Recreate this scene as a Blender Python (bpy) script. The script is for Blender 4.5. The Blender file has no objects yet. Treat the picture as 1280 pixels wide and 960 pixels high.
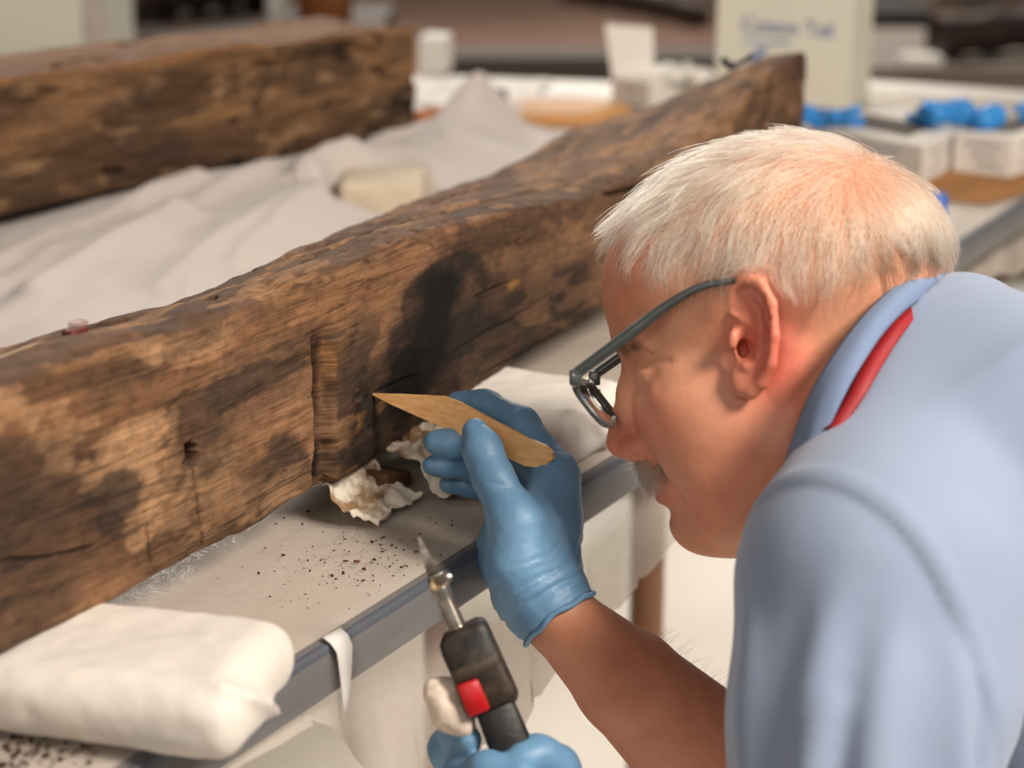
import bpy, bmesh, math, random
import numpy as np
from mathutils import Vector, Matrix

# ------------------------------------------------------------------ camera
sc = bpy.context.scene
FPX = 2500.0                      # focal length for a 1280 px wide frame
PITCH = math.radians(16.57)
TZ = 0.75                         # table height
CAM = np.array([0.0, 0.0, TZ + 0.45])
RX = np.array([1.0, 0, 0])
UP = np.array([0, math.sin(PITCH), math.cos(PITCH)])
FW = np.array([0, math.cos(PITCH), -math.sin(PITCH)])
cd = bpy.data.cameras.new('camera')
cam = bpy.data.objects.new('camera', cd)
sc.collection.objects.link(cam)
cam.location = CAM
cam.rotation_euler = (math.pi / 2 - PITCH, 0, 0)
cd.sensor_width = 36.0
cd.lens = FPX / 1280.0 * 36.0
cd.clip_start = 0.05
cd.clip_end = 100
cd.dof.use_dof = True
cd.dof.focus_distance = 1.215
cd.dof.aperture_fstop = 5.0
sc.camera = cam

# ------------------------------------------------------------------ world, lights, exposure
w = bpy.data.worlds.new('world')
sc.world = w
w.use_nodes = True
w.node_tree.nodes['Background'].inputs[0].default_value = (1.0, 0.93, 0.86, 1)
w.node_tree.nodes['Background'].inputs[1].default_value = 0.21

def area(name, loc, target, size, power, col):
    ld = bpy.data.lights.new(name, 'AREA')
    ld.shape = 'RECTANGLE'
    ld.size, ld.size_y = size
    ld.energy = power
    ld.color = col
    o = bpy.data.objects.new(name, ld)
    sc.collection.objects.link(o)
    o.location = loc
    o.rotation_euler = (Vector(target) - Vector(loc)).to_track_quat('-Z', 'Y').to_euler()
    return o

area('ceiling_lamp_key', (1.54, 0.0, 2.56), (0.05, 1.3, 0.9), (0.65, 0.65), 106, (1.0, 0.90, 0.79))
area('added_fill_back', (-1.3, 4.6, 2.7), (0.1, 2.5, 0.2), (1.2, 0.6), 42, (1.0, 0.92, 0.82))  # fill added behind to brighten the floor under the table, fixture unseen

area('added_fill_far', (0.6, 8.5, 3.2), (0.6, 8.0, 0.0), (2.5, 1.2), 260, (1.0, 0.92, 0.82))  # added to lift the dim far floor, no fixture seen there
area('added_fill_front', (-0.9, -2.4, 2.6), (0.0, 2.2, 0.4), (1.4, 0.8), 30, (1.0, 0.93, 0.84))  # invented fill behind the camera, brightens the floor sheet and the face

vs = sc.view_settings
vs.view_transform = 'Standard'
vs.look = 'None'
vs.gamma = 1.0
vs.use_curve_mapping = False
vs.exposure = -0.06

# ------------------------------------------------------------------ helpers
rng = np.random.default_rng(7)
random.seed(7)

def ray(x, y):
    return RX * (x - 640) / FPX + UP * (480 - y) / FPX + FW

def P(x, y, d):                     # photo measurement at a given distance -> world point
    return CAM + ray(x, y) * d

def G(x, y, z=TZ):                  # photo measurement on a horizontal plane -> world point
    r = ray(x, y)
    return CAM + r * ((z - CAM[2]) / r[2])

def link(o):
    sc.collection.objects.link(o)
    return o

def tag(o, label, cat, group=None):
    o['label'] = label
    o['category'] = cat
    if group:
        o['group'] = group
    return o

def empty(name, loc=(0, 0, 0), label=None, cat=None, group=None):
    o = link(bpy.data.objects.new(name, None))
    o.location = Vector([float(v) for v in loc])
    o.empty_display_size = 0.05
    if label:
        tag(o, label, cat, group)
    return o

def mk(name, verts, faces, mat=None, parent=None, smooth=True, attrs=None, uv=None):
    """one mesh object from world-space verts; parents keep the world position"""
    verts = np.asarray(verts, dtype=np.float64)
    me = bpy.data.meshes.new(name)
    off = np.zeros(3)
    if parent is not None:
        q = parent
        while q is not None:
            off += np.array(q.location)
            q = q.parent
    if isinstance(faces, np.ndarray) and faces.ndim == 2:
        n, k = faces.shape
        me.vertices.add(len(verts))
        me.vertices.foreach_set('co', (verts - off).astype(np.float32).ravel())
        me.loops.add(n * k)
        me.loops.foreach_set('vertex_index', faces.astype(np.int32).ravel())
        me.polygons.add(n)
        me.polygons.foreach_set('loop_start', np.arange(0, n * k, k, dtype=np.int32))
        me.update(calc_edges=True)
        me.validate()
    else:
        me.from_pydata((verts - off).tolist(), [], [list(map(int, f)) for f in faces])
        me.update()
    if smooth:
        me.polygons.foreach_set('use_smooth', [True] * len(me.polygons))
    if attrs:
        for an, a in attrs.items():
            a = np.asarray(a, dtype=np.float32)
            if a.ndim == 1:
                at = me.attributes.new(an, 'FLOAT', 'POINT')
                at.data.foreach_set('value', a)
            else:
                if a.shape[1] == 3:
                    a = np.concatenate([a, np.ones((len(a), 1), np.float32)], 1)
                at = me.attributes.new(an, 'FLOAT_COLOR', 'POINT')
                at.data.foreach_set('color', a.ravel())
    if uv is not None:
        at = me.attributes.new('st', 'FLOAT_VECTOR', 'POINT')
        u3 = np.zeros((len(verts), 3), np.float32)
        u3[:, :uv.shape[1]] = uv
        at.data.foreach_set('vector', u3.ravel())
    if mat:
        me.materials.append(mat)
    o = link(bpy.data.objects.new(name, me))
    if parent is not None:
        o.parent = parent
    return o

def grid_faces(nu, nv, wrap_u=False, wrap_v=False):
    iu = np.arange(nu if wrap_u else nu - 1)
    iv = np.arange(nv if wrap_v else nv - 1)
    a, b = np.meshgrid(iu, iv, indexing='ij')
    a2, b2 = (a + 1) % nu, (b + 1) % nv
    return np.stack([a * nv + b, a2 * nv + b, a2 * nv + b2, a * nv + b2], -1).reshape(-1, 4)

# ---- noise
def _hash(ix, iy, iz, seed):
    h = (ix.astype(np.uint32) * np.uint32(374761393) + iy.astype(np.uint32) * np.uint32(668265263)
         + iz.astype(np.uint32) * np.uint32(2147483647) + np.uint32(seed * 974711 % 4294967291))
    h = (h ^ (h >> np.uint32(13))) * np.uint32(1274126177)
    h = (h ^ (h >> np.uint32(16))) * np.uint32(2246822519)
    h = h ^ (h >> np.uint32(15))
    return h.astype(np.float32) / np.float32(4294967295.0)

def vn(p, seed=0):                  # value noise in -1..1
    p = np.asarray(p, dtype=np.float32)
    i = np.floor(p).astype(np.int64)
    f = p - i
    u = f * f * f * (f * (f * 6 - 15) + 10)
    r = 0
    for dx in (0, 1):
        for dy in (0, 1):
            for dz in (0, 1):
                wgt = (u[..., 0] if dx else 1 - u[..., 0]) * (u[..., 1] if dy else 1 - u[..., 1]) * (u[..., 2] if dz else 1 - u[..., 2])
                r = r + wgt * _hash(i[..., 0] + dx, i[..., 1] + dy, i[..., 2] + dz, seed)
    return r * 2 - 1

def fbm(p, o=4, seed=0, gain=0.5):
    p = np.asarray(p, dtype=np.float32)
    a, s, t = 1.0, 0, 0
    for k in range(o):
        s = s + a * vn(p * (2.03 ** k) + 17.3 * k, seed + k)
        t += a
        a *= gain
    return s / t

def sstep(a, b, x):
    t = np.clip((x - a) / (b - a), 0, 1)
    return t * t * (3 - 2 * t)

# ---- signed-distance modelling: primitives work on (N,3) arrays
def smin(a, b, k):
    h = np.clip(0.5 + 0.5 * (b - a) / k, 0, 1)
    return b * (1 - h) + a * h - k * h * (1 - h)

def smax(a, b, k):
    return -smin(-a, -b, k)

def sd_cap(q, a, b, ra, rb):
    a = np.asarray(a, np.float32); b = np.asarray(b, np.float32)
    ab = b - a
    t = np.clip(((q - a) @ ab) / max(float(ab @ ab), 1e-12), 0, 1)
    d = q - a - t[:, None] * ab
    return np.sqrt((d * d).sum(1)) - (ra + (rb - ra) * t)

def sd_poly(q, pts, rad, k):
    d = None
    for i in range(len(pts) - 1):
        e = sd_cap(q, pts[i], pts[i + 1], rad[i], rad[i + 1])
        d = e if d is None else smin(d, e, k)
    return d

def sd_ell(q, c, r, ax=None):
    p = q - np.asarray(c, np.float32)
    if ax is not None:
        p = p @ np.asarray(ax, np.float32).T      # rows of ax are the axes
    r = np.asarray(r, np.float32)
    k0 = np.sqrt(((p / r) ** 2).sum(1))
    k1 = np.sqrt(((p / (r * r)) ** 2).sum(1))
    return np.where(k1 > 1e-9, k0 * (k0 - 1) / np.maximum(k1, 1e-9), -r.min())

def sd_box(q, c, ax, half, rad):
    p = np.abs((q - np.asarray(c, np.float32)) @ np.asarray(ax, np.float32).T) - (np.asarray(half, np.float32) - rad)
    return np.sqrt((np.maximum(p, 0) ** 2).sum(1)) + np.minimum(p.max(1), 0) - rad

def sd_mesh(fn, lo, hi, h, B=4):
    """mesh the zero set of fn with surface nets; only blocks near the surface are sampled finely"""
    lo = np.asarray(lo, float); hi = np.asarray(hi, float)
    nb = np.maximum(np.ceil((hi - lo) / (h * B)).astype(int), 2)
    H = h * B
    bi = np.stack(np.meshgrid(*[np.arange(n) for n in nb], indexing='ij'), -1).reshape(-1, 3)
    fc = np.concatenate([fn((lo + (c + 0.5) * H - h * 0.5).astype(np.float32)) for c in np.array_split(bi, max(1, len(bi) // 400000))])
    n = nb * B
    F = np.repeat(np.repeat(np.repeat(fc.reshape(nb).astype(np.float32), B, 0), B, 1), B, 2)
    act = bi[np.abs(fc) < 1.55 * H]
    sub = np.stack(np.meshgrid(*[np.arange(B)] * 3, indexing='ij'), -1).reshape(-1, 3)
    for c in np.array_split(act, max(1, len(act) * B ** 3 // 600000)):
        idx = (c[:, None, :] * B + sub[None]).reshape(-1, 3)
        F[idx[:, 0], idx[:, 1], idx[:, 2]] = fn((lo + idx * h).astype(np.float32))
    S = F < 0
    cnt = np.zeros(n - 1, np.uint8)
    for dx in (0, 1):
        for dy in (0, 1):
            for dz in (0, 1):
                cnt += S[dx:n[0] - 1 + dx, dy:n[1] - 1 + dy, dz:n[2] - 1 + dz]
    cells = np.argwhere((cnt > 0) & (cnt < 8))
    nc = n - 1
    key = (cells[:, 0] * nc[1] + cells[:, 1]) * nc[2] + cells[:, 2]
    cor = np.array([(i >> 2 & 1, i >> 1 & 1, i & 1) for i in range(8)])
    V = np.stack([F[cells[:, 0] + c[0], cells[:, 1] + c[1], cells[:, 2] + c[2]] for c in cor], 1)
    acc = np.zeros((len(cells), 3)); num = np.zeros(len(cells))
    for i in range(8):
        for ax in (4, 2, 1):
            j = i | ax
            if i & ax:
                continue
            m = (V[:, i] < 0) != (V[:, j] < 0)
            t = np.where(m, V[:, i] / np.where(m, V[:, i] - V[:, j], 1), 0)
            pos = cor[i] + t[:, None] * (cor[j] - cor[i])
            acc += np.where(m[:, None], pos, 0)
            num += m
    verts = lo + (cells + acc / num[:, None]) * h
    quads = []
    for ax in range(3):
        sl0 = [slice(None)] * 3; sl1 = [slice(None)] * 3
        sl0[ax] = slice(0, n[ax] - 1); sl1[ax] = slice(1, n[ax])
        A, Bv = S[tuple(sl0)], S[tuple(sl1)]
        e = np.argwhere(A != Bv)
        o1, o2 = [a for a in range(3) if a != ax]
        e = e[(e[:, o1] > 0) & (e[:, o2] > 0) & (e[:, o1] < nc[o1]) & (e[:, o2] < nc[o2])]
        inside = S[e[:, 0], e[:, 1], e[:, 2]]
        ids = []
        for d1, d2 in ((-1, -1), (0, -1), (0, 0), (-1, 0)):
            c = e.copy(); c[:, o1] += d1; c[:, o2] += d2
            ids.append(np.searchsorted(key, (c[:, 0] * nc[1] + c[:, 1]) * nc[2] + c[:, 2]))
        qd = np.stack(ids, 1)
        flip = inside if ax != 1 else ~inside
        qd = np.where(flip[:, None], qd, qd[:, ::-1])
        quads.append(qd)
    return verts, np.concatenate(quads)

def normals_of(verts, quads):
    a, b, c, d = (verts[quads[:, i]] for i in range(4))
    fn = np.cross(c - a, d - b)
    n = np.zeros_like(verts)
    for i in range(4):
        np.add.at(n, quads[:, i], fn)
    return n / np.maximum(np.linalg.norm(n, axis=1, keepdims=True), 1e-12)

def poly_dist(p, pts):
    """distance of 2D/3D points to a polyline and the parameter along it (0..1)"""
    pts = np.asarray(pts, float)
    seg = np.linalg.norm(np.diff(pts, axis=0), axis=1)
    tot = seg.sum(); acc = 0
    best = np.full(len(p), 1e9); par = np.zeros(len(p))
    for i in range(len(pts) - 1):
        ab = pts[i + 1] - pts[i]
        t = np.clip(((p - pts[i]) @ ab) / max(ab @ ab, 1e-12), 0, 1)
        d = np.linalg.norm(p - pts[i] - t[:, None] * ab, axis=1)
        m = d < best
        best[m] = d[m]; par[m] = (acc + t[m] * seg[i]) / tot
        acc += seg[i]
    return best, par

def in_poly(x, y, poly):
    r = np.zeros(len(x), bool)
    n = len(poly)
    for i in range(n):
        x1, y1 = poly[i]; x2, y2 = poly[(i + 1) % n]
        c = ((y1 > y) != (y2 > y)) & (x < (x2 - x1) * (y - y1) / ((y2 - y1) if y2 != y1 else 1e-9) + x1)
        r ^= c
    return r

def spline(pts, n):
    """Catmull-Rom resampling"""
    pts = np.asarray(pts, float)
    e = np.concatenate([[2 * pts[0] - pts[1]], pts, [2 * pts[-1] - pts[-2]]])
    t = np.linspace(0, len(pts) - 1 - 1e-9, n)
    i = t.astype(int); u = (t - i)[:, None]
    p0, p1, p2, p3 = e[i], e[i + 1], e[i + 2], e[i + 3]
    return 0.5 * (2 * p1 + (p2 - p0) * u + (2 * p0 - 5 * p1 + 4 * p2 - p3) * u ** 2 + (3 * p1 - p0 - 3 * p2 + p3) * u ** 3)

def tube(pts, rad, sides=8, closed=False, flat=None):
    """swept tube; returns verts, faces"""
    pts = np.asarray(pts, float); n = len(pts)
    rad = np.broadcast_to(np.asarray(rad, float), (n,))
    tg = np.gradient(pts, axis=0) if not closed else np.roll(pts, -1, 0) - np.roll(pts, 1, 0)
    tg /= np.linalg.norm(tg, axis=1, keepdims=True)
    ref = np.array([0, 0, 1.0]) if abs(tg[0][2]) < 0.9 else np.array([1.0, 0, 0])
    vs_ = []
    up = ref
    for i in range(n):
        s = np.cross(tg[i], up); s /= np.linalg.norm(s)
        up = np.cross(s, tg[i])
        for k in range(sides):
            a = 2 * math.pi * k / sides
            fx, fy = (flat if flat else (1, 1))
            vs_.append(pts[i] + rad[i] * (fx * math.cos(a) * s + fy * math.sin(a) * up))
    f = grid_faces(n, sides, wrap_u=closed, wrap_v=True).tolist()
    if not closed:
        f.append(list(range(sides))[::-1]); f.append(list(range((n - 1) * sides, n * sides)))
    return np.array(vs_), f

def prism(outline, vec, bevel=0.0):
    """closed outline (world points, ordered) extruded by vec -> verts, faces"""
    o = np.asarray(outline, float); n = len(o)
    vec = np.asarray(vec, float)
    if bevel > 0:
        c = o.mean(0); L = np.linalg.norm(vec)
        e = vec / L * bevel
        ins = []
        for i in range(n):
            d = c - o[i]; d = d - vec * (d @ vec) / (vec @ vec)
            ins.append(o[i] + d / max(np.linalg.norm(d), 1e-9) * bevel)
        ins = np.array(ins)
        layers = [ins, o + e, o + vec - e, ins + vec]
    else:
        layers = [o, o + vec]
    v = np.concatenate(layers)
    f = []
    for l in range(len(layers) - 1):
        for i in range(n):
            j = (i + 1) % n
            f.append([l * n + i, l * n + j, (l + 1) * n + j, (l + 1) * n + i])
    f.append(list(range(n))[::-1]); f.append(list(range((len(layers) - 1) * n, len(layers) * n)))
    return v, f

def obox(c, ax, half, bevel=0.004):
    """oriented bevelled box; c = centre, ax rows = unit axes"""
    c = np.asarray(c, float); ax = np.asarray(ax, float)
    bm = bmesh.new()
    bmesh.ops.create_cube(bm, size=2)
    for v in bm.verts:
        v.co = Vector(v.co[i] * half[i] for i in range(3))
    if bevel > 0:
        bmesh.ops.bevel(bm, geom=bm.edges[:], offset=bevel, segments=2, affect='EDGES', profile=0.6)
    v = np.array([c + ax.T @ np.array(x.co) for x in bm.verts])
    bm.verts.index_update()
    f = [[x.index for x in q.verts] for q in bm.faces]
    bm.free()
    return v, f

def join(parts):
    V, Fc, n = [], [], 0
    for v, f in parts:
        V.append(np.asarray(v)); Fc += [[i + n for i in q] for q in f]; n += len(v)
    return np.concatenate(V), Fc

def fixn(o):
    bm = bmesh.new(); bm.from_mesh(o.data)
    bmesh.ops.recalc_face_normals(bm, faces=bm.faces[:])
    bm.to_mesh(o.data); bm.free()
    return o

# ------------------------------------------------------------------ materials
def srgb(r, g, b):
    f = lambda c: (c / 255) / 12.92 if c / 255 <= 0.04045 else ((c / 255 + 0.055) / 1.055) ** 2.4
    return (f(r), f(g), f(b), 1.0)

class NT:
    def __init__(s, name):
        s.m = bpy.data.materials.new(name); s.m.use_nodes = True
        s.t = s.m.node_tree; s.b = s.t.nodes['Principled BSDF']
        s.out = s.t.nodes['Material Output']
    def n(s, typ, **kw):
        nd = s.t.nodes.new(typ)
        for k, v in kw.items():
            if k.startswith('_'):
                setattr(nd, k[1:], v)
            else:
                key = int(k[1:]) if k[0] == 'i' and k[1:].isdigit() else k.replace('__', ' ')
                s.set(nd.inputs[key], v)
        return nd
    def set(s, sock, v):
        if hasattr(v, 'is_output') or isinstance(v, bpy.types.NodeSocket):
            s.t.links.new(v, sock)
        else:
            sock.default_value = v
    def attr(s, name):
        return s.n('ShaderNodeAttribute', _attribute_name=name)
    def obj(s):
        return s.n('ShaderNodeTexCoord').outputs['Object']
    def noise(s, vec, scale, detail=4, rough=0.5, dist=0.0):
        return s.n('ShaderNodeTexNoise', Vector=vec, Scale=scale, Detail=detail, Roughness=rough, Distortion=dist).outputs['Fac']
    def mapping(s, vec, scale):
        return s.n('ShaderNodeMapping', Vector=vec, Scale=scale).outputs[0]
    def ramp(s, fac, *stops):
        r = s.n('ShaderNodeValToRGB', Fac=fac)
        e = r.color_ramp.elements
        while len(e) < len(stops):
            e.new(0.5)
        for el, (p, c) in zip(e, stops):
            el.position = p
            el.color = c if len(c) == 4 else (*c, 1)
        return r.outputs[0]
    def mix(s, fac, a, b, mode='MIX'):
        m = s.n('ShaderNodeMix', _data_type='RGBA', _blend_type=mode)
        s.set(m.inputs[0], fac); s.set(m.inputs[6], a); s.set(m.inputs[7], b)
        return m.outputs[2]
    def math(s, op, a, b=0.0):
        m = s.n('ShaderNodeMath', _operation=op)
        s.set(m.inputs[0], a); s.set(m.inputs[1], b)
        return m.outputs[0]
    def bump(s, h, strength=0.3, dist=0.001, normal=None):
        b = s.n('ShaderNodeBump', Height=h, Strength=strength, Distance=dist)
        if normal is not None:
            s.set(b.inputs['Normal'], normal)
        return b.outputs[0]
    def p(s, **kw):
        for k, v in kw.items():
            s.set(s.b.inputs[k.replace('__', ' ')], v)
        return s.m

def plain(name, col, rough=0.6, var=0.12, scale=40, bump=0.15, dist=0.0006, **kw):
    t = NT(name); o = t.obj()
    nz = t.noise(o, scale, 4)
    a = tuple(c * (1 - var) for c in col[:3]) + (1,)
    b = tuple(min(1, c * (1 + var)) for c in col[:3]) + (1,)
    c = t.ramp(nz, (0.3, a), (0.7, b))
    t.p(Base__Color=c, Roughness=rough, Normal=t.bump(t.noise(o, scale * 4, 3), bump, dist), **kw)
    return t.m

# ------------------------------------------------------------------ room: floor, wall, dust sheet below the table
def floor_mat():
    t = NT('floor_brown'); o = t.obj()
    c = t.ramp(t.noise(o, 1.3, 5), (0.3, srgb(104, 80, 66)), (0.7, srgb(122, 96, 82)))
    t.p(Base__Color=c, Roughness=0.75, Normal=t.bump(t.noise(o, 300, 2), 0.2, 0.002))
    return t.m
fl = mk('floor', [(-9, -3, 0), (10, -3, 0), (10, 16, 0), (-9, 16, 0)], [[0, 1, 2, 3]], floor_mat(), smooth=False)
fl['kind'] = 'structure'
wl = mk('wall_back', [(-9, 16, 0), (10, 16, 0), (10, 16, 3.6), (-9, 16, 3.6)], [[3, 2, 1, 0]],
        plain('wall_taupe', srgb(120, 105, 95), 0.8, 0.06, 3), smooth=False)
wl['kind'] = 'structure'

# front edge of the table, measured on the table plane
E0, E1 = G(375, 815), G(1280, 247)
EU = (E1 - E0) / np.linalg.norm(E1 - E0)          # along the edge (to the far right)
EN = np.array([-EU[1], EU[0], 0.0])               # into the table (back left)
def ET(u, v, z=0.0):
    return E0 + EU * u + EN * v + np.array([0, 0, z])

def cloth_mat(name, a, b, scale=6, rough=0.9, weave=900):
    t = NT(name); o = t.obj()
    c = t.ramp(t.noise(o, scale, 4), (0.3, a), (0.7, b))
    bm = t.bump(t.noise(o, weave, 2), 0.25, 0.0006, t.bump(t.noise(o, 25, 4), 0.35, 0.006))
    t.p(Base__Color=c, Roughness=rough, Normal=bm)
    t.b.inputs['Sheen Weight'].default_value = 0.15
    return t.m

# white dust sheet spread on the floor under and behind the table
nu, nv = 120, 120
U_, V_ = np.meshgrid(np.linspace(-1.6, 3.4, nu), np.linspace(0.3, 4.2, nv), indexing='ij')
V_ = 0.3 + (V_ - 0.3) / 3.9 * (3.0 + 1.6 * sstep(0.45, 1.3, U_))
pp = np.stack([U_, V_, 0 * U_], -1).reshape(-1, 3)
pp[:, 2] = 0.012 + 0.010 * fbm(pp * np.array([1.6, 2.6, 1]), 4, 3) + 0.006 * np.abs(vn(pp * np.array([3, 1.2, 1]), 9))
pp[:, 2] = np.maximum(pp[:, 2], 0.004)
ds = mk('dust_sheet', pp, grid_faces(nu, nv), cloth_mat('floor_sheet_white', srgb(248, 243, 233), srgb(253, 249, 242), 2))
tag(ds, 'creamy white dust sheet spread on the floor under the table', 'dust sheet')

# ------------------------------------------------------------------ table
tw = plain('table_white', srgb(205, 198, 190), 0.45, 0.04, 8, 0.05)
tg_ = plain('table_edge_grey', srgb(84, 88, 96), 0.4, 0.12, 20, 0.1)
legm = NT('leg_brown'); o_ = legm.obj()
legm.p(Base__Color=legm.ramp(legm.noise(o_, 14, 4), (0.3, srgb(92, 58, 38)), (0.7, srgb(128, 84, 56))), Roughness=0.4,
       Normal=legm.bump(legm.noise(o_, 80, 3), 0.2, 0.001))
legm = legm.m
table = empty('work_table', (E0[0] + 0.3 * EN[0], E0[1] + 0.3 * EN[1], 0), 'long white work table with grey edging under the timbers', 'table')
# outline of the top: front edge, right end, far edge, left end
far = [G(1420, 150), G(900, 106), G(540, 92)]
outl = [ET(-0.75, 0.004), ET(2.3, 0.004)] + far + [ET(1.2, 2.4), ET(-0.75, 2.0)]
outl[2] = ET(2.3, 0.55)
outl = [np.array([q[0], q[1], TZ - 0.034]) for q in outl]
v, f = prism(outl, (0, 0, 0.032))
mk('tabletop', v, f, tw, table, smooth=False)
v, f = obox(ET(0.775, 0.0, -0.0175), [EU, EN, (0, 0, 1)], (1.525, 0.006, 0.0155), 0.003)
mk('edge_trim', v, f, tg_, table)
def leg(x, y, r=0.016, z0=0.01, z1=TZ - 0.03):
    v, f = tube([(x, y, z0), (x, y, 0.3), (x, y, z1)], r, 14)
    return mk('leg', v, f, legm, table)
for (px_, py_) in ((808, 800), (793, 790)):
    g = G(px_, py_, 0.33)
    leg(g[0], g[1], 0.018 if px_ == 808 else 0.006)
g = G(546, 850, 0.4); leg(g[0], g[1], 0.012)
for u_, v_ in ((-0.62, 0.08), (2.2, 0.08), (-0.6, 1.8)):
    g = ET(u_, v_); leg(g[0], g[1])

# ------------------------------------------------------------------ plastic sheet over the table
t = NT('clear_plastic'); o_ = t.obj()
wr = t.bump(t.noise(t.mapping(o_, (9, 9, 14)), 2.2, 5, 0.6, 0.8), 0.5, 0.008, t.bump(t.noise(o_, 140, 3), 0.12, 0.001))
t.p(Base__Color=srgb(226, 216, 206), Roughness=0.22, Normal=wr)
tr = t.n('ShaderNodeBsdfTransparent', Color=(0.93, 0.92, 0.91, 1))
tl = t.n('ShaderNodeBsdfTranslucent', Color=srgb(236, 224, 208), Normal=wr)
m1 = t.n('ShaderNodeMixShader', i0=0.35, i1=t.b.outputs[0], i2=tl.outputs[0])
m2 = t.n('ShaderNodeMixShader', i0=t.attr('clear').outputs['Fac'], i1=m1.outputs[0], i2=tr.outputs[0])
t.t.links.new(m2.outputs[0], t.out.inputs[0])
plastic = t.m
nu = 620
us = np.linspace(-0.72, 2.2, nu)
prof = [(v_, 0.0006) for v_ in np.linspace(0.62, 0.012, 60)] + [(0.003, 0.0), (-0.004, -0.003), (-0.0075, -0.010)] + [(-0.0085, -z_) for z_ in np.linspace(0.014, 0.031, 6)]
npf = len(prof) + 22
VV = np.zeros((nu, npf, 3))
for i, u_ in enumerate(us):
    hang = 0.032 + 0.030 * (0.5 + 0.5 * vn(np.array([[u_ * 5.5, 3.3, 0]]), 4)[0]) + 0.012 * vn(np.array([[u_ * 19, 1.3, 0]]), 5)[0]
    hang += 0.05 * math.exp(-((u_ - 0.30) / 0.16) ** 2) + 0.03 * math.exp(-((u_ - 0.12) / 0.1) ** 2) - 0.055 * float(sstep(0.06, -0.01, u_)) * 1.0
    hang = max(hang, 0.004)
    for j, (v_, z_) in enumerate(prof):
        VV[i, j] = ET(u_, v_, z_)
    for j in range(22):
        k = (j + 1) / 22
        VV[i, len(prof) + j] = ET(u_ + 0.02 * k * vn(np.array([[u_ * 7, k * 2, 5]]), 6)[0], -0.0085 - 0.016 * k * (0.3 + 0.7 * vn(np.array([[u_ * 8, 0.4, 7]]), 7)[0]), -0.031 - hang * k)
q = VV.reshape(-1, 3)
dn = fbm(np.stack([(q - E0) @ EU * 9, (q - E0) @ EN * 14, q[:, 2] * 9], -1), 4, 12)
lin = np.abs(vn(np.stack([(q - E0) @ EU * 26 + (q - E0) @ EN * 14, (q - E0) @ EN * 9, q[:, 2] * 4], -1), 13))
ontop = (np.tile(np.arange(npf), nu) < 58)
q[:, 2] += np.where(ontop, 0.0012 * np.maximum(dn + 0.25, 0) + 0.0014 * np.maximum(0.16 - lin, 0) * 6, 0)
sk = sstep(66, 80, np.tile(np.arange(npf), nu).astype(float))
q -= EN * ((0.004 * dn - 0.007 * np.maximum(0.2 - lin, 0) * 4) * sk)[:, None]
jj = np.tile(np.arange(npf), nu).astype(float)
clr = 0.56 + 0.28 * sstep(57, 61, jj) - 0.44 * sstep(68, 76, jj)
ps = mk('plastic_sheet', q, grid_faces(nu, npf), plastic, attrs={'clear': clr})
tag(ps, 'clear crinkled plastic sheet covering the table and hanging over its front edge', 'plastic sheet')

# white paper tape over the edge
c0 = (G(394, 803) - E0) @ EU; c1 = (G(418, 789) - E0) @ EU
tp = []
for k, (z_, v_) in enumerate([(0.0016, -0.002), (-0.0012, -0.0070), (-0.006, -0.0105), (-0.014, -0.0112), (-0.024, -0.0118), (-0.034, -0.0122), (-0.044, -0.0126)]):
    kk = k / 6
    tp += [ET(c0 + 0.004 + 0.003 * kk, v_, z_), ET(c1 + 0.002 - 0.012 * kk * kk, v_ - 0.001, z_)]
pt = mk('paper_tape', tp, [[2 * i, 2 * i + 1, 2 * i + 3, 2 * i + 2] for i in range(6)], plain('tape_white', srgb(238, 234, 228), 0.7, 0.03, 30), smooth=True)
sm = pt.modifiers.new('thick', 'SOLIDIFY'); sm.thickness = 0.0006
tag(pt, 'short strip of white paper tape folded over the table edge', 'tape')

# ------------------------------------------------------------------ main timber
ZB = 0.79
BA, BB = G(0, 830, ZB), G(750, 395, ZB)
BD = (BB - BA) / np.linalg.norm(BB - BA)
BN = np.array([BD[1], -BD[0], 0.0])               # outward normal of the front face (towards the right front)
def on_front(x, y):
    r = ray(x, y); w_ = CAM + r * (((BA - CAM) @ BN) / (r @ BN))
    return (w_ - BA) @ BD, w_[2]
bot = np.array([on_front(*q) for q in [(0, 830), (130, 771), (300, 681), (410, 613), (455, 590), (500, 556), (560, 518), (620, 480), (690, 434), (750, 395)]])
bs = np.concatenate([[-0.3], bot[:, 0], [1.0, 1.5]]); bz = np.concatenate([[bot[0, 1]], bot[:, 1], [0.795, 0.80]])
arr = np.array([on_front(*q) for q in [(0, 482), (130, 442), (250, 405), (400, 347), (500, 305), (560, 285), (620, 268), (715, 247), (774, 228), (850, 198), (905, 163), (950, 112), (990, 74)]])
as_ = np.concatenate([[-0.3], arr[:, 0], [1.5]]); az = np.concatenate([[arr[0, 1]], arr[:, 1], [arr[-1, 1]]])
zA = lambda s_: np.interp(s_, as_, az)
zBt = lambda s_: np.interp(s_, bs, bz)
_sg = np.linspace(-0.3, 1.5, 400); _za = np.interp(_sg, as_, az)
_w = np.exp(-((_sg[:, None] - _sg[None]) / 0.16) ** 2); _w /= _w.sum(1, keepdims=True)
zAs = lambda s_: np.interp(s_, _sg, _w @ _za)
bk = []
for (x, y) in [(0, 430), (60, 414), (100, 405), (150, 393), (200, 384), (260, 362), (330, 330), (400, 298), (480, 262), (520, 246), (560, 233), (600, 219), (640, 200), (670, 185), (700, 165), (740, 150), (800, 130), (870, 97), (925, 82), (1000, 62)]:
    z_ = 0.9
    for _ in range(6):
        w_ = G(x, y, z_); s_ = (w_ - BA) @ BD
        z_ = float(zAs(s_)) - 0.012
    bk.append((s_, -((w_ - BA) @ BN), z_))
bk = np.array(sorted(bk))
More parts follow.
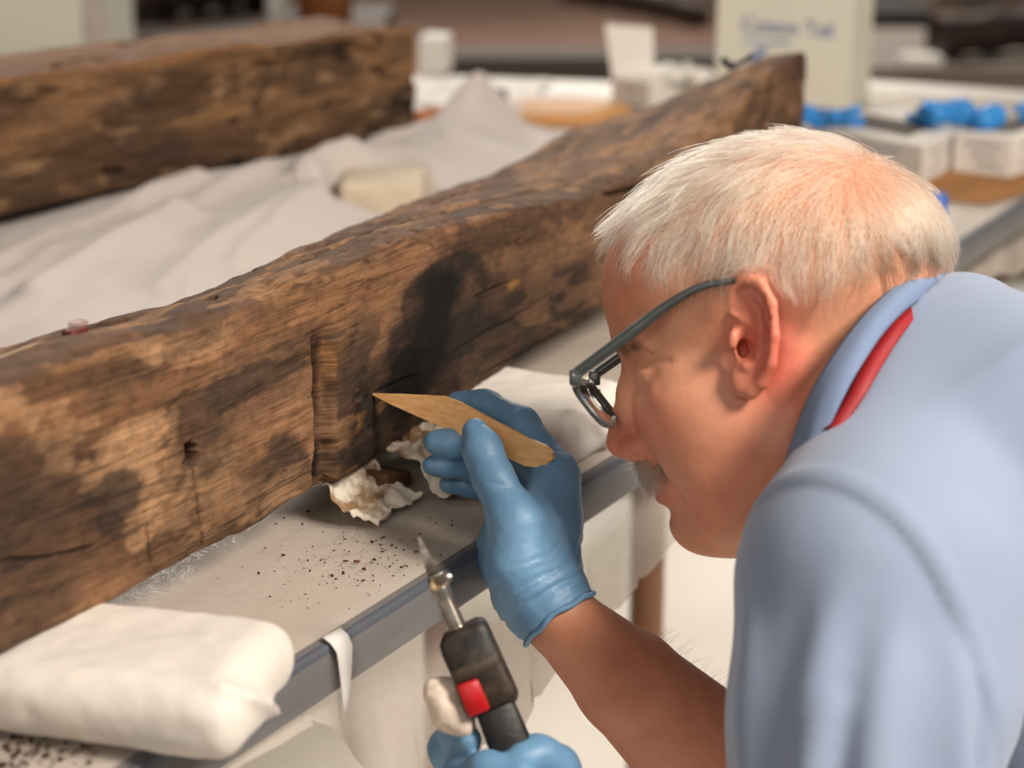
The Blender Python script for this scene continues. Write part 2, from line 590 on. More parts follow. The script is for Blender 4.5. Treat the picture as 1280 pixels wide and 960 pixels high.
_sg = np.linspace(-0.3, 1.5, 400); _w = np.exp(-((_sg[:, None] - _sg[None]) / 0.014) ** 2); _w /= _w.sum(1, keepdims=True)
bk = np.stack([_sg, _w @ np.interp(_sg, bk[:, 0], bk[:, 1]), _w @ np.interp(_sg, bk[:, 0], bk[:, 2])], -1)
S_END = on_front(1007, 70)[0]
ns = 1000
ss = np.linspace(-0.28, S_END, ns)
nf, ntp, nbk, nbt = 150, 76, 26, 20
R1 = np.linspace(0, 1, nf, endpoint=False); R2 = np.linspace(1, 2, ntp, endpoint=False)
R3 = np.linspace(2, 3, nbk, endpoint=False); R4 = np.linspace(3, 4, nbt, endpoint=False)
tt = np.concatenate([R1, R2, R3, R4]); nt_ = len(tt)
Ss, Tt = np.meshgrid(ss, tt, indexing='ij')
za, zb = zA(Ss), zBt(Ss)
wk = np.interp(Ss, bk[:, 0], bk[:, 1]); zk = np.interp(Ss, bk[:, 0], bk[:, 2])
wk = np.maximum(wk, 0.04)
wbk = wk + 0.035
X = np.zeros_like(Ss); Z = np.zeros_like(Ss)      # X: distance behind the front plane
m = Tt < 1
X[m] = 0; Z[m] = (zb + (za - zb) * Tt)[m]
m = (Tt >= 1) & (Tt < 2); k = Tt - 1
X[m] = (wk * k)[m]; Z[m] = (za + (zk - za) * k + 0.010 * np.sin(np.pi * k) * (1 - k))[m]
m = (Tt >= 2) & (Tt < 3); k = Tt - 2
X[m] = (wk + (wbk - wk) * np.sin(k * np.pi / 2))[m]; Z[m] = (zk + (zb + 0.004 - zk) * (1 - np.cos(k * np.pi / 2)) ** 0.8)[m]
m = Tt >= 3; k = Tt - 3
X[m] = (wbk * (1 - k))[m]; Z[m] = (zb + 0.004 * (1 - k) + 0.004 * np.sin(np.pi * k))[m]
# round the arrises by smoothing around the section
per = np.stack([X, Z], -1)
for _ in range(46):
    per = 0.5 * per + 0.25 * (np.roll(per, 1, 1) + np.roll(per, -1, 1))
X, Z = per[..., 0], per[..., 1]
# metric coordinate around the section
dl = np.sqrt(np.diff(X, axis=1) ** 2 + np.diff(Z, axis=1) ** 2)
L = np.concatenate([np.zeros((ns, 1)), np.cumsum(dl, 1)], 1)
La = L[:, nf:nf + 1]
base = BA[None, None, :2] + Ss[..., None] * BD[None, None, :2] - X[..., None] * BN[None, None, :2]
bp = np.concatenate([base, Z[..., None]], -1)
tu = np.gradient(bp, axis=0); tv = np.gradient(bp, axis=1)
nrm = np.cross(tv, tu); nrm /= np.maximum(np.linalg.norm(nrm, axis=-1, keepdims=True), 1e-12)
if (nrm[500, 60] @ BN) < 0:
    nrm = -nrm
front = (Tt < 1.0).astype(float)
topm = sstep(0.92, 1.05, Tt) * (1 - sstep(2.2, 2.6, Tt))
sl = np.stack([Ss, L - La, 0 * Ss], -1).reshape(-1, 3)      # s along, l up the front face (0 at the arris, negative below)
def shp(a):
    return a.reshape(ns, nt_)
def st(x, y):                        # photo measurement -> (s, l) on the timber
    s_, z_ = on_front(x, y)
    zt = float(zA(s_))
    if z_ <= zt:
        return np.array([s_, -(zt - z_)])
    z2 = zt - 0.006
    for _ in range(4):
        w_ = G(x, y, z2); s_ = (w_ - BA) @ BD
        z2 = float(zA(s_)) - 0.006
    return np.array([s_, max(0.0, -((w_ - BA) @ BN))])
P2 = sl[:, :2].astype(float)
warp = np.stack([fbm(sl * np.array([24, 46, 1]), 5, 31, 0.6), fbm(sl * np.array([24, 46, 1]) + 9, 5, 32, 0.6)], -1)
P2w = P2 + warp * np.array([0.016, 0.010])
def blob(x, y, rs, rl, soft=0.5, rot=0.0):
    c = st(x, y); d = P2w - c
    cr, sr = math.cos(rot), math.sin(rot)
    a = (d[:, 0] * cr + d[:, 1] * sr) / rs; b = (-d[:, 0] * sr + d[:, 1] * cr) / rl
    r = np.sqrt(a * a + b * b)
    return shp(1 - sstep(1 - soft, 1 + soft, r))
def crack(pts, width, warpamt=0.35):
    c = np.array([st(*q) for q in pts])
    d, par = poly_dist(P2 + warp * np.array([0.006, 0.003]) * warpamt, c)
    wd = width * np.sin(np.pi * np.clip(par, 0.04, 0.96)) ** 0.5
    return shp(np.clip(1 - d / np.maximum(wd, 1e-5), 0, 1))
lon = lambda fs, ft, o=4, seed=0: shp(fbm(sl * np.array([fs, ft, 1]), o, seed))
# ---- relief
disp = 0.0042 * lon(5, 12, 4, 40) + 0.0012 * lon(22, 90, 4, 41)
grain = lon(18, 420, 4, 42)
disp += 0.00055 * grain
saw = lon(160, 14, 2, 44)
disp += 0.0002 * saw * front
ridge = np.abs(lon(9, 70, 3, 43))
disp -= 0.0028 * np.clip(0.10 - ridge, 0, 1) / 0.10 * topm * sstep(-0.1, 0.5, lon(6, 20, 2, 45))
disp += 0.0024 * topm * lon(30, 60, 4, 46)
pitn = lon(70, 130, 2, 47)
disp -= 0.004 * sstep(0.45, 0.7, pitn) * topm * sstep(0.0, 0.35, lon(7, 14, 3, 48))
dark = np.zeros_like(Ss)             # 0..1 blackening of cracks, step, hole, knot and pits
gouge = np.zeros_like(Ss)
for pts, wd, dp in [
    ([(330, 362), (400, 332), (470, 300), (540, 283), (590, 268), (640, 256), (690, 246), (716, 243)], 0.0042, 0.009),
    ([(500, 262), (560, 246), (610, 224), (640, 212)], 0.0035, 0.006),
    ([(330, 338), (380, 316), (430, 298), (500, 272)], 0.0035, 0.005),
    ([(385, 306), (430, 290), (470, 272), (520, 252)], 0.002, 0.004),
    ([(716, 243), (760, 244), (800, 236), (840, 226)], 0.0030, 0.006),
    ([(462, 487), (490, 478), (520, 466)], 0.0015, 0.003),
    ([(590, 372), (620, 358), (645, 350)], 0.0016, 0.003),
    ([(236, 560), (243, 600), (252, 650), (258, 697)], 0.0011, 0.003),
    ([(0, 700), (60, 694), (120, 680)], 0.0016, 0.0025),
    ([(180, 650), (185, 690), (192, 710)], 0.0014, 0.003),
    ([(600, 470), (660, 440), (720, 402)], 0.0016, 0.002),
    ([(560, 440), (640, 400), (700, 362)], 0.0014, 0.002),
    ([(400, 455), (404, 500), (402, 545), (400, 600)], 0.0035, 0.005)]:
    c = crack(pts, wd)
    gouge += dp * c ** 0.7
    dark = np.maximum(dark, 0.85 * sstep(0.05, 0.7, c))
# bulging lip below the long split
bul = blob(690, 272, 0.07, 0.013, 0.6) + 0.6 * blob(640, 280, 0.06, 0.010, 0.6)
disp += 0.006 * np.clip(bul, 0, 1)
# step where a joint was cut (vertical shoulder at x = 400)
s_step, _ = on_front(396, 520)
s_step2, _ = on_front(410, 520)
inz = sstep(-0.020, -0.055, sl[:, 1]).reshape(ns, nt_) * front * sstep(0, 0.02, Tt)
jog = 0.0025 * shp(fbm(sl * np.array([30, 70, 1]), 4, 50))
disp -= 0.0065 * inz * sstep(s_step - 0.006, s_step + 0.001, Ss + jog) * (1 - sstep(s_step2 - 0.002, s_step2 + 0.007, Ss - jog * 2))
disp += 0.0035 * inz * sstep(s_step2, s_step2 + 0.004, Ss - jog * 2) * (1 - sstep(s_step2 + 0.012, s_step2 + 0.10, Ss))
dark = np.maximum(dark, 0.75 * inz * sstep(s_step - 0.002, s_step + 0.002, Ss + jog) * (1 - sstep(s_step + 0.006, s_step + 0.012, Ss - jog)))
groove = inz * sstep(s_step - 0.006, s_step + 0.001, Ss + jog) * (1 - sstep(s_step2 - 0.002, s_step2 + 0.007, Ss - jog * 2))
disp += 0.0016 * groove * lon(420, 26, 3, 75) - 0.0008 * groove * grain
# hole, knot, top pits
hol = blob(233, 570, 0.0065, 0.0085, 0.3); gouge += 0.016 * hol; dark = np.maximum(dark, hol)
kn = blob(440, 500, 0.010, 0.011, 0.5)
gouge += 0.004 * kn * (0.5 + 0.5 * lon(260, 260, 3, 51)); dark = np.maximum(dark, 0.6 * kn * sstep(-0.2, 0.3, lon(240, 240, 3, 52)))
for (x, y, rs, rl) in [(262, 388, .005, .004), (248, 373, .007, .003), (272, 364, .008, .0025), (300, 352, .01, .003), (130, 412, .016, .003), (75, 432, .02, .005), (160, 405, .012, .004), (430, 285, .01, .003), (360, 320, .012, .003), (215, 392, .006, .002), (320, 346, .010, .003), (190, 398, .008, .003)]:
    b_ = blob(x, y, rs, rl, 0.5); gouge += 0.005 * b_; dark = np.maximum(dark, 0.7 * b_)
disp -= gouge
wear = 0.004 * sstep(0.06, 0.0, Tt) * lon(30, 30, 3, 53)
bp2 = bp + nrm * (disp + wear)[..., None]
# ---- colour of the wood, with some shadow painted in
def lerp(a, b, t_):
    return a + (b - a) * t_[..., None]
C = lambda r, g, b: np.array(srgb(r, g, b)[:3])
low = 0.5 + 0.5 * lon(9, 20, 5, 60)
def paint(c, t_):
    global col
    col = lerp(col, C(*c), np.clip(t_, 0, 1))
col = lerp(np.broadcast_to(C(100, 70, 47), bp.shape), np.broadcast_to(C(150, 108, 74), bp.shape), sstep(0.3, 0.7, low))
leftpale = np.clip(blob(230, 600, 0.10, 0.07, 0.5) + blob(90, 510, 0.12, 0.03, 0.6) + blob(250, 660, 0.09, 0.04, 0.5) + 0.6 * blob(330, 640, 0.06, 0.03, 0.5), 0, 1)
pn = lon(16, 34, 6, 61)
paint((182, 138, 97), (0.7 * sstep(-0.02, 0.10, pn) * leftpale + 0.3 * sstep(0.16, 0.26, pn)) * front)
paint((166, 116, 75), 0.55 * blob(300, 430, 0.22, 0.018, 0.6) * sstep(-0.2, 0.1, lon(8, 40, 4, 71)))
bn_ = lon(11, 26, 6, 62)
paint((82, 58, 41), 0.75 * sstep(0.03, 0.13, bn_) * (1 - 0.45 * leftpale))
ochre = np.clip(blob(450, 512, 0.022, 0.016, 0.5) + 0.7 * blob(410, 450, 0.03, 0.012, 0.6) + 0.9 * blob(645, 352, 0.014, 0.006, 0.5), 0, 1)
paint((92, 62, 40), 0.55 * topm * sstep(-0.05, 0.15, lon(18, 46, 5, 63)))
paint((180, 130, 82), 0.5 * topm * sstep(0.12, 0.3, lon(22, 80, 5, 72)))
grey = np.clip(0.95 * blob(335, 470, 0.06, 0.020, 0.3) + 0.95 * blob(350, 592, 0.032, 0.026, 0.18) + 0.8 * blob(270, 565, 0.028, 0.014, 0.3) + 0.5 * blob(265, 500, 0.03, 0.02, 0.3)
               + 0.85 * blob(140, 620, 0.022, 0.016, 0.25) + 0.7 * blob(60, 665, 0.075, 0.030, 0.3) + 0.55 * blob(20, 770, 0.05, 0.03, 0.3) + 0.6 * blob(180, 470, 0.05, 0.012, 0.4) + 0.5 * blob(40, 480 + 90, 0.05, 0.014, 0.4), 0, 1)
grey *= 0.5 + 0.5 * sstep(-0.15, 0.05, lon(18, 70, 5, 64))
paint((60, 48, 40), 0.85 * grey)
stain_shade = np.clip(blob(550, 395, 0.080, 0.040, 0.35) + blob(520, 480, 0.085, 0.038, 0.4) + 0.9 * blob(630, 450, 0.14, 0.036, 0.5)
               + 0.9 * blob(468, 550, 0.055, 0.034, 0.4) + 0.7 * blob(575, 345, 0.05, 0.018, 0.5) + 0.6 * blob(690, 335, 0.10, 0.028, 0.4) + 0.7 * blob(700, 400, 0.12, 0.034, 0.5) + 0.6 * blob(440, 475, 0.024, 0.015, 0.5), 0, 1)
stain_shade *= 0.70 + 0.30 * sstep(-0.2, 0.1, lon(24, 90, 5, 65))
paint((36, 29, 25), 0.92 * stain_shade)  # stain plus the shadow of the man's head, painted as one dark tone
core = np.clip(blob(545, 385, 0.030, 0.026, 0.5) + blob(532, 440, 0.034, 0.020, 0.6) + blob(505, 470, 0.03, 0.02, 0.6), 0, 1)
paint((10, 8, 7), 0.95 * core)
paint((158, 108, 46), 0.85 * ochre * sstep(-0.10, 0.15, lon(80, 140, 5, 66)))
paint((70, 50, 35), 0.65 * sstep(0.78, 0.98, Ss) * front * (0.5 + 0.5 * sstep(-0.2, 0.2, lon(25, 30, 4, 67))))
strk = np.abs(lon(10, 170, 3, 68))
paint((48, 34, 24), 0.65 * sstep(0.09, 0.0, strk) * sstep(-0.1, 0.25, lon(9, 26, 3, 69)))
paint((40, 28, 20), 0.6 * inz * sstep(s_step - 0.003, s_step + 0.002, Ss + jog) * (1 - sstep(s_step2, s_step2 + 0.005, Ss - jog * 2)) * (0.6 + 0.6 * sstep(-0.3, 0.2, lon(260, 24, 3, 73))))
paint((50, 41, 35), 0.75 * inz * sstep(s_step2 + 0.002, s_step2 + 0.006, Ss) * (1 - sstep(s_step2 + 0.05, s_step2 + 0.07, Ss + jog * 3)) * sstep(-0.3, 0.0, lon(30, 60, 4, 74)))
paint((14, 11, 9), dark)
verts_b = bp2.reshape(-1, 3)
faces_b = grid_faces(ns, nt_, wrap_v=True)
# far end grain cap: fan rings towards the centre, slightly hollow and ragged
cap_v, cap_f = [], []
endr = bp2[-1]; cen = endr.mean(0)
rings = 8
nb0 = len(verts_b)
for r in range(1, rings + 1):
    kk = 1 - r / rings
    q_ = cen + (endr - cen) * kk
    q_ = q_ + BD * (0.004 * fbm(q_ * 60, 3, 70) - 0.002)[:, None]
    cap_v.append(q_)
idx_prev = (ns - 1) * nt_ + np.arange(nt_)
for r in range(rings):
    idx = nb0 + r * nt_ + np.arange(nt_)
    cap_f.append(np.stack([idx_prev, idx, np.roll(idx, -1), np.roll(idx_prev, -1)], -1))
    idx_prev = idx
allv = np.concatenate([verts_b] + cap_v)
capc = np.repeat(C(70, 48, 32)[None], rings * nt_, 0)
_g = col @ np.array([0.3, 0.55, 0.15])
col = (0.90 * col + 0.10 * _g[..., None]) * 0.90
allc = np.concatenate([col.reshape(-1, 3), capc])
uvs = np.concatenate([sl[:, :2], np.concatenate(cap_v)[:, [0, 2]]])
def wood_mat(name, gs=(26, 520, 1), amt=0.5, spec=0.2):
    t = NT(name)
    c = t.attr('col').outputs['Color']; uvv = t.attr('st').outputs['Vector']
    g1 = t.noise(t.mapping(uvv, gs), 1.0, 6, 0.65, 0.6)
    g2 = t.noise(t.mapping(uvv, (gs[0] * 4, gs[1] * 1.6, 1)), 1.0, 4, 0.6)
    g3 = t.noise(t.mapping(uvv, (90, 110, 1)), 1.0, 5, 0.7)
    sh = t.ramp(g1, (0.28, (0.42, 0.39, 0.37, 1)), (0.5, (0.95, 0.94, 0.93, 1)), (0.75, (1.32, 1.29, 1.25, 1)))
    c2 = t.mix(0.85, c, sh, 'MULTIPLY')
    sp = t.ramp(g3, (0.35, (0.62, 0.60, 0.58, 1)), (0.52, (1.0, 1.0, 1.0, 1)), (0.78, (1.22, 1.2, 1.16, 1)))
    c3 = t.mix(0.8, c2, sp, 'MULTIPLY')
    h = t.math('ADD', t.math('MULTIPLY', g1, 0.7), t.math('ADD', t.math('MULTIPLY', g2, 0.35), t.math('MULTIPLY', g3, 0.4)))
    t.p(Base__Color=c3, Roughness=0.72, Normal=t.bump(h, amt, 0.0022))
    t.b.inputs['Specular IOR Level'].default_value = spec
    return t.m
woodm = wood_mat('old_oak')
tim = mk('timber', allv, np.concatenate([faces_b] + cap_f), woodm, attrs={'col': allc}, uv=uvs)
fixn(tim)
tag(tim, 'long weathered brown timber with a black stain, being cleaned with the wooden pick', 'timber')
# ------------------------------------------------------------------ second timber behind
def simple_timber(name, A, B, h0, h1, dep, seed, label):
    A = np.array(A); B = np.array(B); D = B - A; Ln = np.linalg.norm(D); D /= Ln
    Nn = np.array([D[1], -D[0], 0])
    ns_, n1, n2, n3, n4 = 420, 76, 40, 12, 12
    s_ = np.linspace(0, Ln, ns_)
    t_ = np.concatenate([np.linspace(i, i + 1, n, endpoint=False) for i, n in enumerate((n1, n2, n3, n4))])
    S2, T2 = np.meshgrid(s_, t_, indexing='ij')
    hh = h0 + (h1 - h0) * S2 / Ln
    cx = np.array([0, 0, dep, dep, 0.0]); cz = np.array([0, 1, 0.97, 0, 0.0])
    X2 = np.interp(T2, range(5), cx); Z2 = np.interp(T2, range(5), cz) * hh
    pr = np.stack([X2, Z2], -1)
    for _ in range(7):
        pr = 0.5 * pr + 0.25 * (np.roll(pr, 1, 1) + np.roll(pr, -1, 1))
    X2, Z2 = pr[..., 0], pr[..., 1]
    p = A[None, None] + S2[..., None] * D - X2[..., None] * Nn + Z2[..., None] * np.array([0, 0, 1.0])
    q2 = np.stack([S2, np.where(T2 < 2, T2 * 0.15, 0.3 + (T2 - 2) * 0.15), 0 * S2], -1).reshape(-1, 3)
    lo2 = lambda a, b, o=4, sd=0: fbm(q2 * np.array([a, b, 1]), o, seed + sd).reshape(S2.shape)
    nn = np.cross(np.gradient(p, axis=1), np.gradient(p, axis=0)); nn /= np.maximum(np.linalg.norm(nn, axis=-1, keepdims=True), 1e-12)
    if nn[200, 30] @ Nn < 0: nn = -nn
    rg = np.abs(lo2(5, 26, 3, 1))
    crk = np.clip(0.07 - rg, 0, 1) / 0.07 * sstep(0.0, 0.3, lo2(4, 8, 2, 2))
    pit = sstep(0.42, 0.6, lo2(26, 50, 3, 3))
    p = p + nn * (0.008 * lo2(5, 14, 4, 4) + 0.003 * lo2(20, 80, 3, 5) - 0.008 * crk - 0.006 * pit)[..., None]
    cc = lerp(np.broadcast_to(C(82, 60, 43), p.shape), np.broadcast_to(C(128, 95, 66), p.shape), sstep(-0.3, 0.4, lo2(8, 26, 4, 6)))
    cc = lerp(cc, C(52, 40, 32), 0.7 * sstep(0.05, 0.4, lo2(7, 22, 4, 7)))
    cc = lerp(cc, C(164, 130, 96), 0.5 * sstep(0.3, 0.55, lo2(22, 60, 4, 8)))
    cc = lerp(cc, C(14, 11, 9), np.clip(0.85 * crk + 0.8 * pit, 0, 1))
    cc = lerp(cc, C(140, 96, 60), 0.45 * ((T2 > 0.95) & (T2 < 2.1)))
    vv = p.reshape(-1, 3); ff = [grid_faces(ns_, len(t_), wrap_v=True)]
    e = p[-1]; ce = e.mean(0); prev = (ns_ - 1) * len(t_) + np.arange(len(t_)); ex = []; n0 = len(vv)
    for r in range(1, 7):
        ex.append(ce + (e - ce) * (1 - r / 6) + D * (0.006 * fbm((ce + (e - ce) * (1 - r / 6)) * 40, 3, 5))[:, None])
        ix = n0 + (r - 1) * len(t_) + np.arange(len(t_))
        ff.append(np.stack([prev, ix, np.roll(ix, -1), np.roll(prev, -1)], -1)); prev = ix
    vv = np.concatenate([vv] + ex); cc = np.concatenate([cc.reshape(-1, 3), np.repeat(C(96, 66, 44)[None], 6 * len(t_), 0)])
    uu = np.concatenate([q2[:, :2], np.concatenate(ex)[:, [0, 2]]])
    ob = mk(name, vv, np.concatenate(ff), wood_mat(name + '_wood', (14, 240, 1)), attrs={'col': cc}, uv=uu)
    fixn(ob)
    return tag(ob, label, 'timber')
T2z = TZ + 0.045
ta, tb = G(0, 275, T2z), G(520, 160, T2z)
td = (tb - ta) / np.linalg.norm(tb - ta)
simple_timber('timber', ta - td * 0.5, tb, 0.147, 0.128, 0.16, 90, 'shorter dark brown timber lying behind, upper left, with a squared end')

# ------------------------------------------------------------------ padded white supports
felt = cloth_mat('felt_white', srgb(212, 204, 194), srgb(226, 219, 210), 9, 0.95, 700)
def pad(c, ax, half, label, seed, rad=0.018, flap=True, mat=None):
    c = np.asarray(c, float); ax = np.asarray(ax, float)
    def fn(q):
        l = (q - c.astype(np.float32)) @ ax.T.astype(np.float32)
        d = sd_box(q, c, ax, half, rad)
        n_ = 0.0022 * fbm(l * 22, 3, seed) + 0.0007 * fbm(l * 90, 2, seed + 1)
        if flap:     # folded wrapping at the end
            e = l[:, 0] - half[0]
            fl_ = np.abs(l[:, 1] * 0.9 + l[:, 2] * 1.2 + 0.010)
            n_ = n_ + 0.005 * np.clip(1 - fl_ / 0.010, 0, 1) * sstep(-0.02, 0.0, e) + 0.0035 * (l[:, 1] * 0.9 + l[:, 2] * 1.2 + 0.010 < 0) * sstep(-0.015, 0.0, e)
        return d - n_
    ext = np.abs(ax).T @ np.asarray(half) + 0.012
    v, f = sd_mesh(fn, c - ext, c + ext, 0.0026)
    v[:, 2] = np.maximum(v[:, 2], TZ + 0.002)
    ob = mk('padded_support', v, f, felt)
    if mat: ob.data.materials[0] = mat
    return tag(ob, label, 'cushion', 'white padded supports under the timbers')
zt = TZ + 0.041
B_, C_, D_ = G(374, 810, zt), G(276, 874, zt), G(-40, 834, zt)
axl = B_ * 0; axl = C_ - D_; axl[2] = 0; axl /= np.linalg.norm(axl)
axw = np.array([-axl[1], axl[0], 0])
wid = (B_ - C_) @ axw
cc_ = C_ - axl * 0.16 + axw * (wid / 2 + 0.02)
pad((cc_[0], cc_[1], TZ + 0.0215), [axl, axw, (0, 0, 1)], (0.16, wid / 2 + 0.02, 0.0195), 'thick white wrapped pad under the near end of the main timber', 100)
Q0, Q1 = G(712, 525, TZ + 0.04), G(792, 474, TZ + 0.04)
axe = Q1 - Q0; axe[2] = 0; le = np.linalg.norm(axe); axe /= le
axi = np.array([-axe[1], axe[0], 0])
pc = (Q0 + Q1) / 2 + axi * 0.11
pad((pc[0], pc[1], TZ + 0.021), [-axi, axe, (0, 0, 1)], (0.11, le / 2, 0.0185), 'white wrapped pad under the main timber behind the gloved hand', 120, 0.014)
pc = G(250, 215, TZ + 0.03)
pad((pc[0], pc[1] + 0.06, TZ + 0.023), [BN, BD, (0, 0, 1)], (0.10, 0.05, 0.021), 'white pad mostly hidden under the rear timber', 130, 0.012, False)
pc = G(478, 245, TZ + 0.02)
pad((pc[0], pc[1], TZ + 0.023), [RX, np.array([0, 1.0, 0]), (0, 0, 1)], (0.045, 0.05, 0.021), 'small cream pad in the gap of the cloth behind the main timber', 140, 0.008, False, plain('pad_cream', srgb(204, 188, 166), 0.9, 0.05, 30))

# ------------------------------------------------------------------ white cloth between the timbers
nu, nv = 300, 220
xs = np.linspace(-0.95, 0.42, nu); 
Xc, K = np.meshgrid(np.linspace(-60, 720, nu), np.linspace(0, 1, nv), indexing='ij')
# near edge runs behind the main timber, far edge under the rear timber
nearl = np.array([G(x, np.interp(x, [-60, 0, 200, 400, 560, 640, 720], [540, 525, 475, 385, 315, 270, 235]), TZ) for x in Xc[:, 0]])
farl = np.array([G(x, np.interp(x, [-60, 0, 250, 500, 560, 600, 640, 720], [275, 262, 212, 158, 140, 132, 142, 165]), TZ) for x in Xc[:, 0]])
cp = nearl[:, None] * (1 - K[..., None]) + farl[:, None] * K[..., None]
# keep it clear of the timber
din = -((cp - BA) @ BN)
q3 = cp.reshape(-1, 3)
fold = fbm(np.stack([q3 @ BD * 3.2 + q3 @ BN * 1.5, q3 @ BN * 9, 0 * q3[:, 0]], -1), 3, 150).reshape(nu, nv)
fine = fbm(np.stack([q3 @ BD * 8, q3 @ BN * 22, 0 * q3[:, 0]], -1), 3, 151).reshape(nu, nv)
rid = 0.35 * (1 - np.abs(fbm(np.stack([q3 @ BD * 2.0 - q3 @ BN * 2, q3 @ BN * 6.5 + q3 @ BD * 1.5, 0 * q3[:, 0]], -1), 2, 152))).reshape(nu, nv) ** 6
hz = 0.004 + 0.018 * np.maximum(fold + 0.2, 0) + 0.004 * np.maximum(fine, -0.3) + 0.02 * rid
# swell against the rear timber and peaks
def bump2(px_, py_, z_, r1, r2, ang=0.0):
    c = G(px_, py_, TZ + z_); d = (cp - c)[..., :2]
    a = d[..., 0] * math.cos(ang) + d[..., 1] * math.sin(ang); b = -d[..., 0] * math.sin(ang) + d[..., 1] * math.cos(ang)
    return z_ * np.exp(-(a / r1) ** 2 - (b / r2) ** 2)
hz = hz + bump2(330, 240, 0.030, 0.30, 0.10, 0.9) + bump2(560, 185, 0.035, 0.09, 0.16, -0.5) + bump2(596, 124, 0.075, 0.030, 0.075, -0.6) + bump2(150, 330, 0.012, 0.2, 0.06, 0.7)
hz = hz + 0.034 * sstep(0.55, 0.92, K) * sstep(560, 480, Xc)
for pts_, wd_, ht_ in (([(-40, 362), (90, 312), (250, 262)], 0.022, 0.016), ([(40, 372), (150, 330), (300, 262), (420, 214)], 0.018, 0.014), ([(-40, 405), (110, 352), (230, 300)], 0.030, 0.012),
                       ([(300, 330), (400, 262), (470, 212), (560, 176)], 0.020, 0.018), ([(200, 360), (330, 290), (410, 240)], 0.014, 0.009), ([(470, 200), (540, 165), (600, 128)], 0.016, 0.02), ([(560, 210), (610, 178), (650, 172)], 0.014, 0.010)):
    d_, _ = poly_dist(cp.reshape(-1, 3)[:, :2], np.array([G(x, y, TZ + 0.015)[:2] for x, y in pts_]))
    hz = hz + 0.75 * ht_ * np.exp(-(d_.reshape(nu, nv) / (0.75 * wd_)) ** 2)
hole_c = G(478, 247, TZ + 0.02)
hz = hz - 0
dh = np.linalg.norm((cp - hole_c)[..., :2] * np.array([1.0, 1.0]), axis=-1)
hz = np.where(dh < 0.075, 0.003 + (hz - 0.003) * sstep(0.05, 0.075, dh), hz) + 0.02 * np.exp(-((dh - 0.085) / 0.02) ** 2) * (cp[..., 1] > hole_c[1] - 0.03)
hz = 0.003 + (hz - 0.003) * sstep(0.12, 0.34, K)
tn2 = np.array([td[1], -td[0], 0]); df2 = (cp - ta) @ tn2
hz = np.where((df2 < 0.012) & (Xc < 540), np.minimum(hz, 0.040), hz)
cp[..., 2] = TZ + np.maximum(hz, 0.003)
cl = mk('white_cloth', cp.reshape(-1, 3), grid_faces(nu, nv), cloth_mat('linen_white', srgb(188, 178, 172), srgb(200, 191, 185), 5, 0.9, 1200))
s_ = cl.modifiers.new('thick', 'SOLIDIFY'); s_.thickness = 0.0012
tag(cl, 'rumpled white cloth draped on the table between the two timbers', 'cloth')

# ------------------------------------------------------------------ tissue under the timber
def crumple(name, c, ax, size, amp, seed, mat, label, cat, n=70, group=None, lean=0.0):
    u, v_ = np.meshgrid(np.linspace(-1, 1, n), np.linspace(-1, 1, n), indexing='ij')
    q = np.stack([u, v_, 0 * u], -1).reshape(-1, 3)
    r = np.sqrt(u ** 2 + v_ ** 2).reshape(-1)
    k = 1 + 0.18 * fbm(q * 2.5, 3, seed)
    fold = 1 - np.abs(vn(q * 1.7 + 4, seed + 1)); fold2 = 1 - np.abs(vn(q * 3.4 + 1 + 0.5 * fold[:, None], seed + 2))
    z = amp * (0.85 * fold ** 2 + 0.30 * fold2 ** 2 - 0.45) * (1 - 0.6 * sstep(0.4, 1.2, r)) + amp * 0.12 * (1 + vn(q * 7, seed + 9)) + lean * sstep(0.9, -0.6, q[:, 1])
    xy = q[:, :2] * k[:, None] * (1 - 0.10 * fold2[:, None])
    xy += 0.12 * np.stack([fbm(q * 3 + 7, 2, seed + 3), fbm(q * 3 + 11, 2, seed + 4)], -1)
    p = np.asarray(c)[None] + xy[:, :1] * size[0] * np.asarray(ax[0]) + xy[:, 1:] * size[1] * np.asarray(ax[1]) + np.maximum(z, 0.0)[:, None] * np.array([0, 0, 1.0])
    ob = mk(name, p, grid_faces(n, n), mat)
    sm_ = ob.modifiers.new('thick', 'SOLIDIFY'); sm_.thickness = 0.0007
    return tag(ob, label, cat, group)
t = NT('tissue'); o_ = t.obj()
dirt = t.noise(o_, 38, 4, 0.6)
t.p(Base__Color=t.ramp(dirt, (0.38, srgb(150, 118, 84)), (0.52, srgb(226, 214, 196)), (0.8, srgb(238, 230, 218))), Roughness=0.9, Normal=t.bump(t.noise(o_, 500, 3), 0.3, 0.0006))
tissue = t.m
g = G(452, 628, TZ + 0.006)
crumple('tissue', (g[0], g[1], TZ + 0.003), (BD, BN), (0.034, 0.030), 0.013, 205, tissue, 'crumpled dirty white tissue stuffed under the main timber beside the pick', 'tissue', lean=0.022)
g = G(560, 585, TZ + 0.006)
crumple('tissue', (g[0], g[1], TZ + 0.003), (BD, BN), (0.05, 0.028), 0.014, 231, tissue, 'creased tissue under the main timber behind the gloved fingertips', 'tissue', lean=0.024)
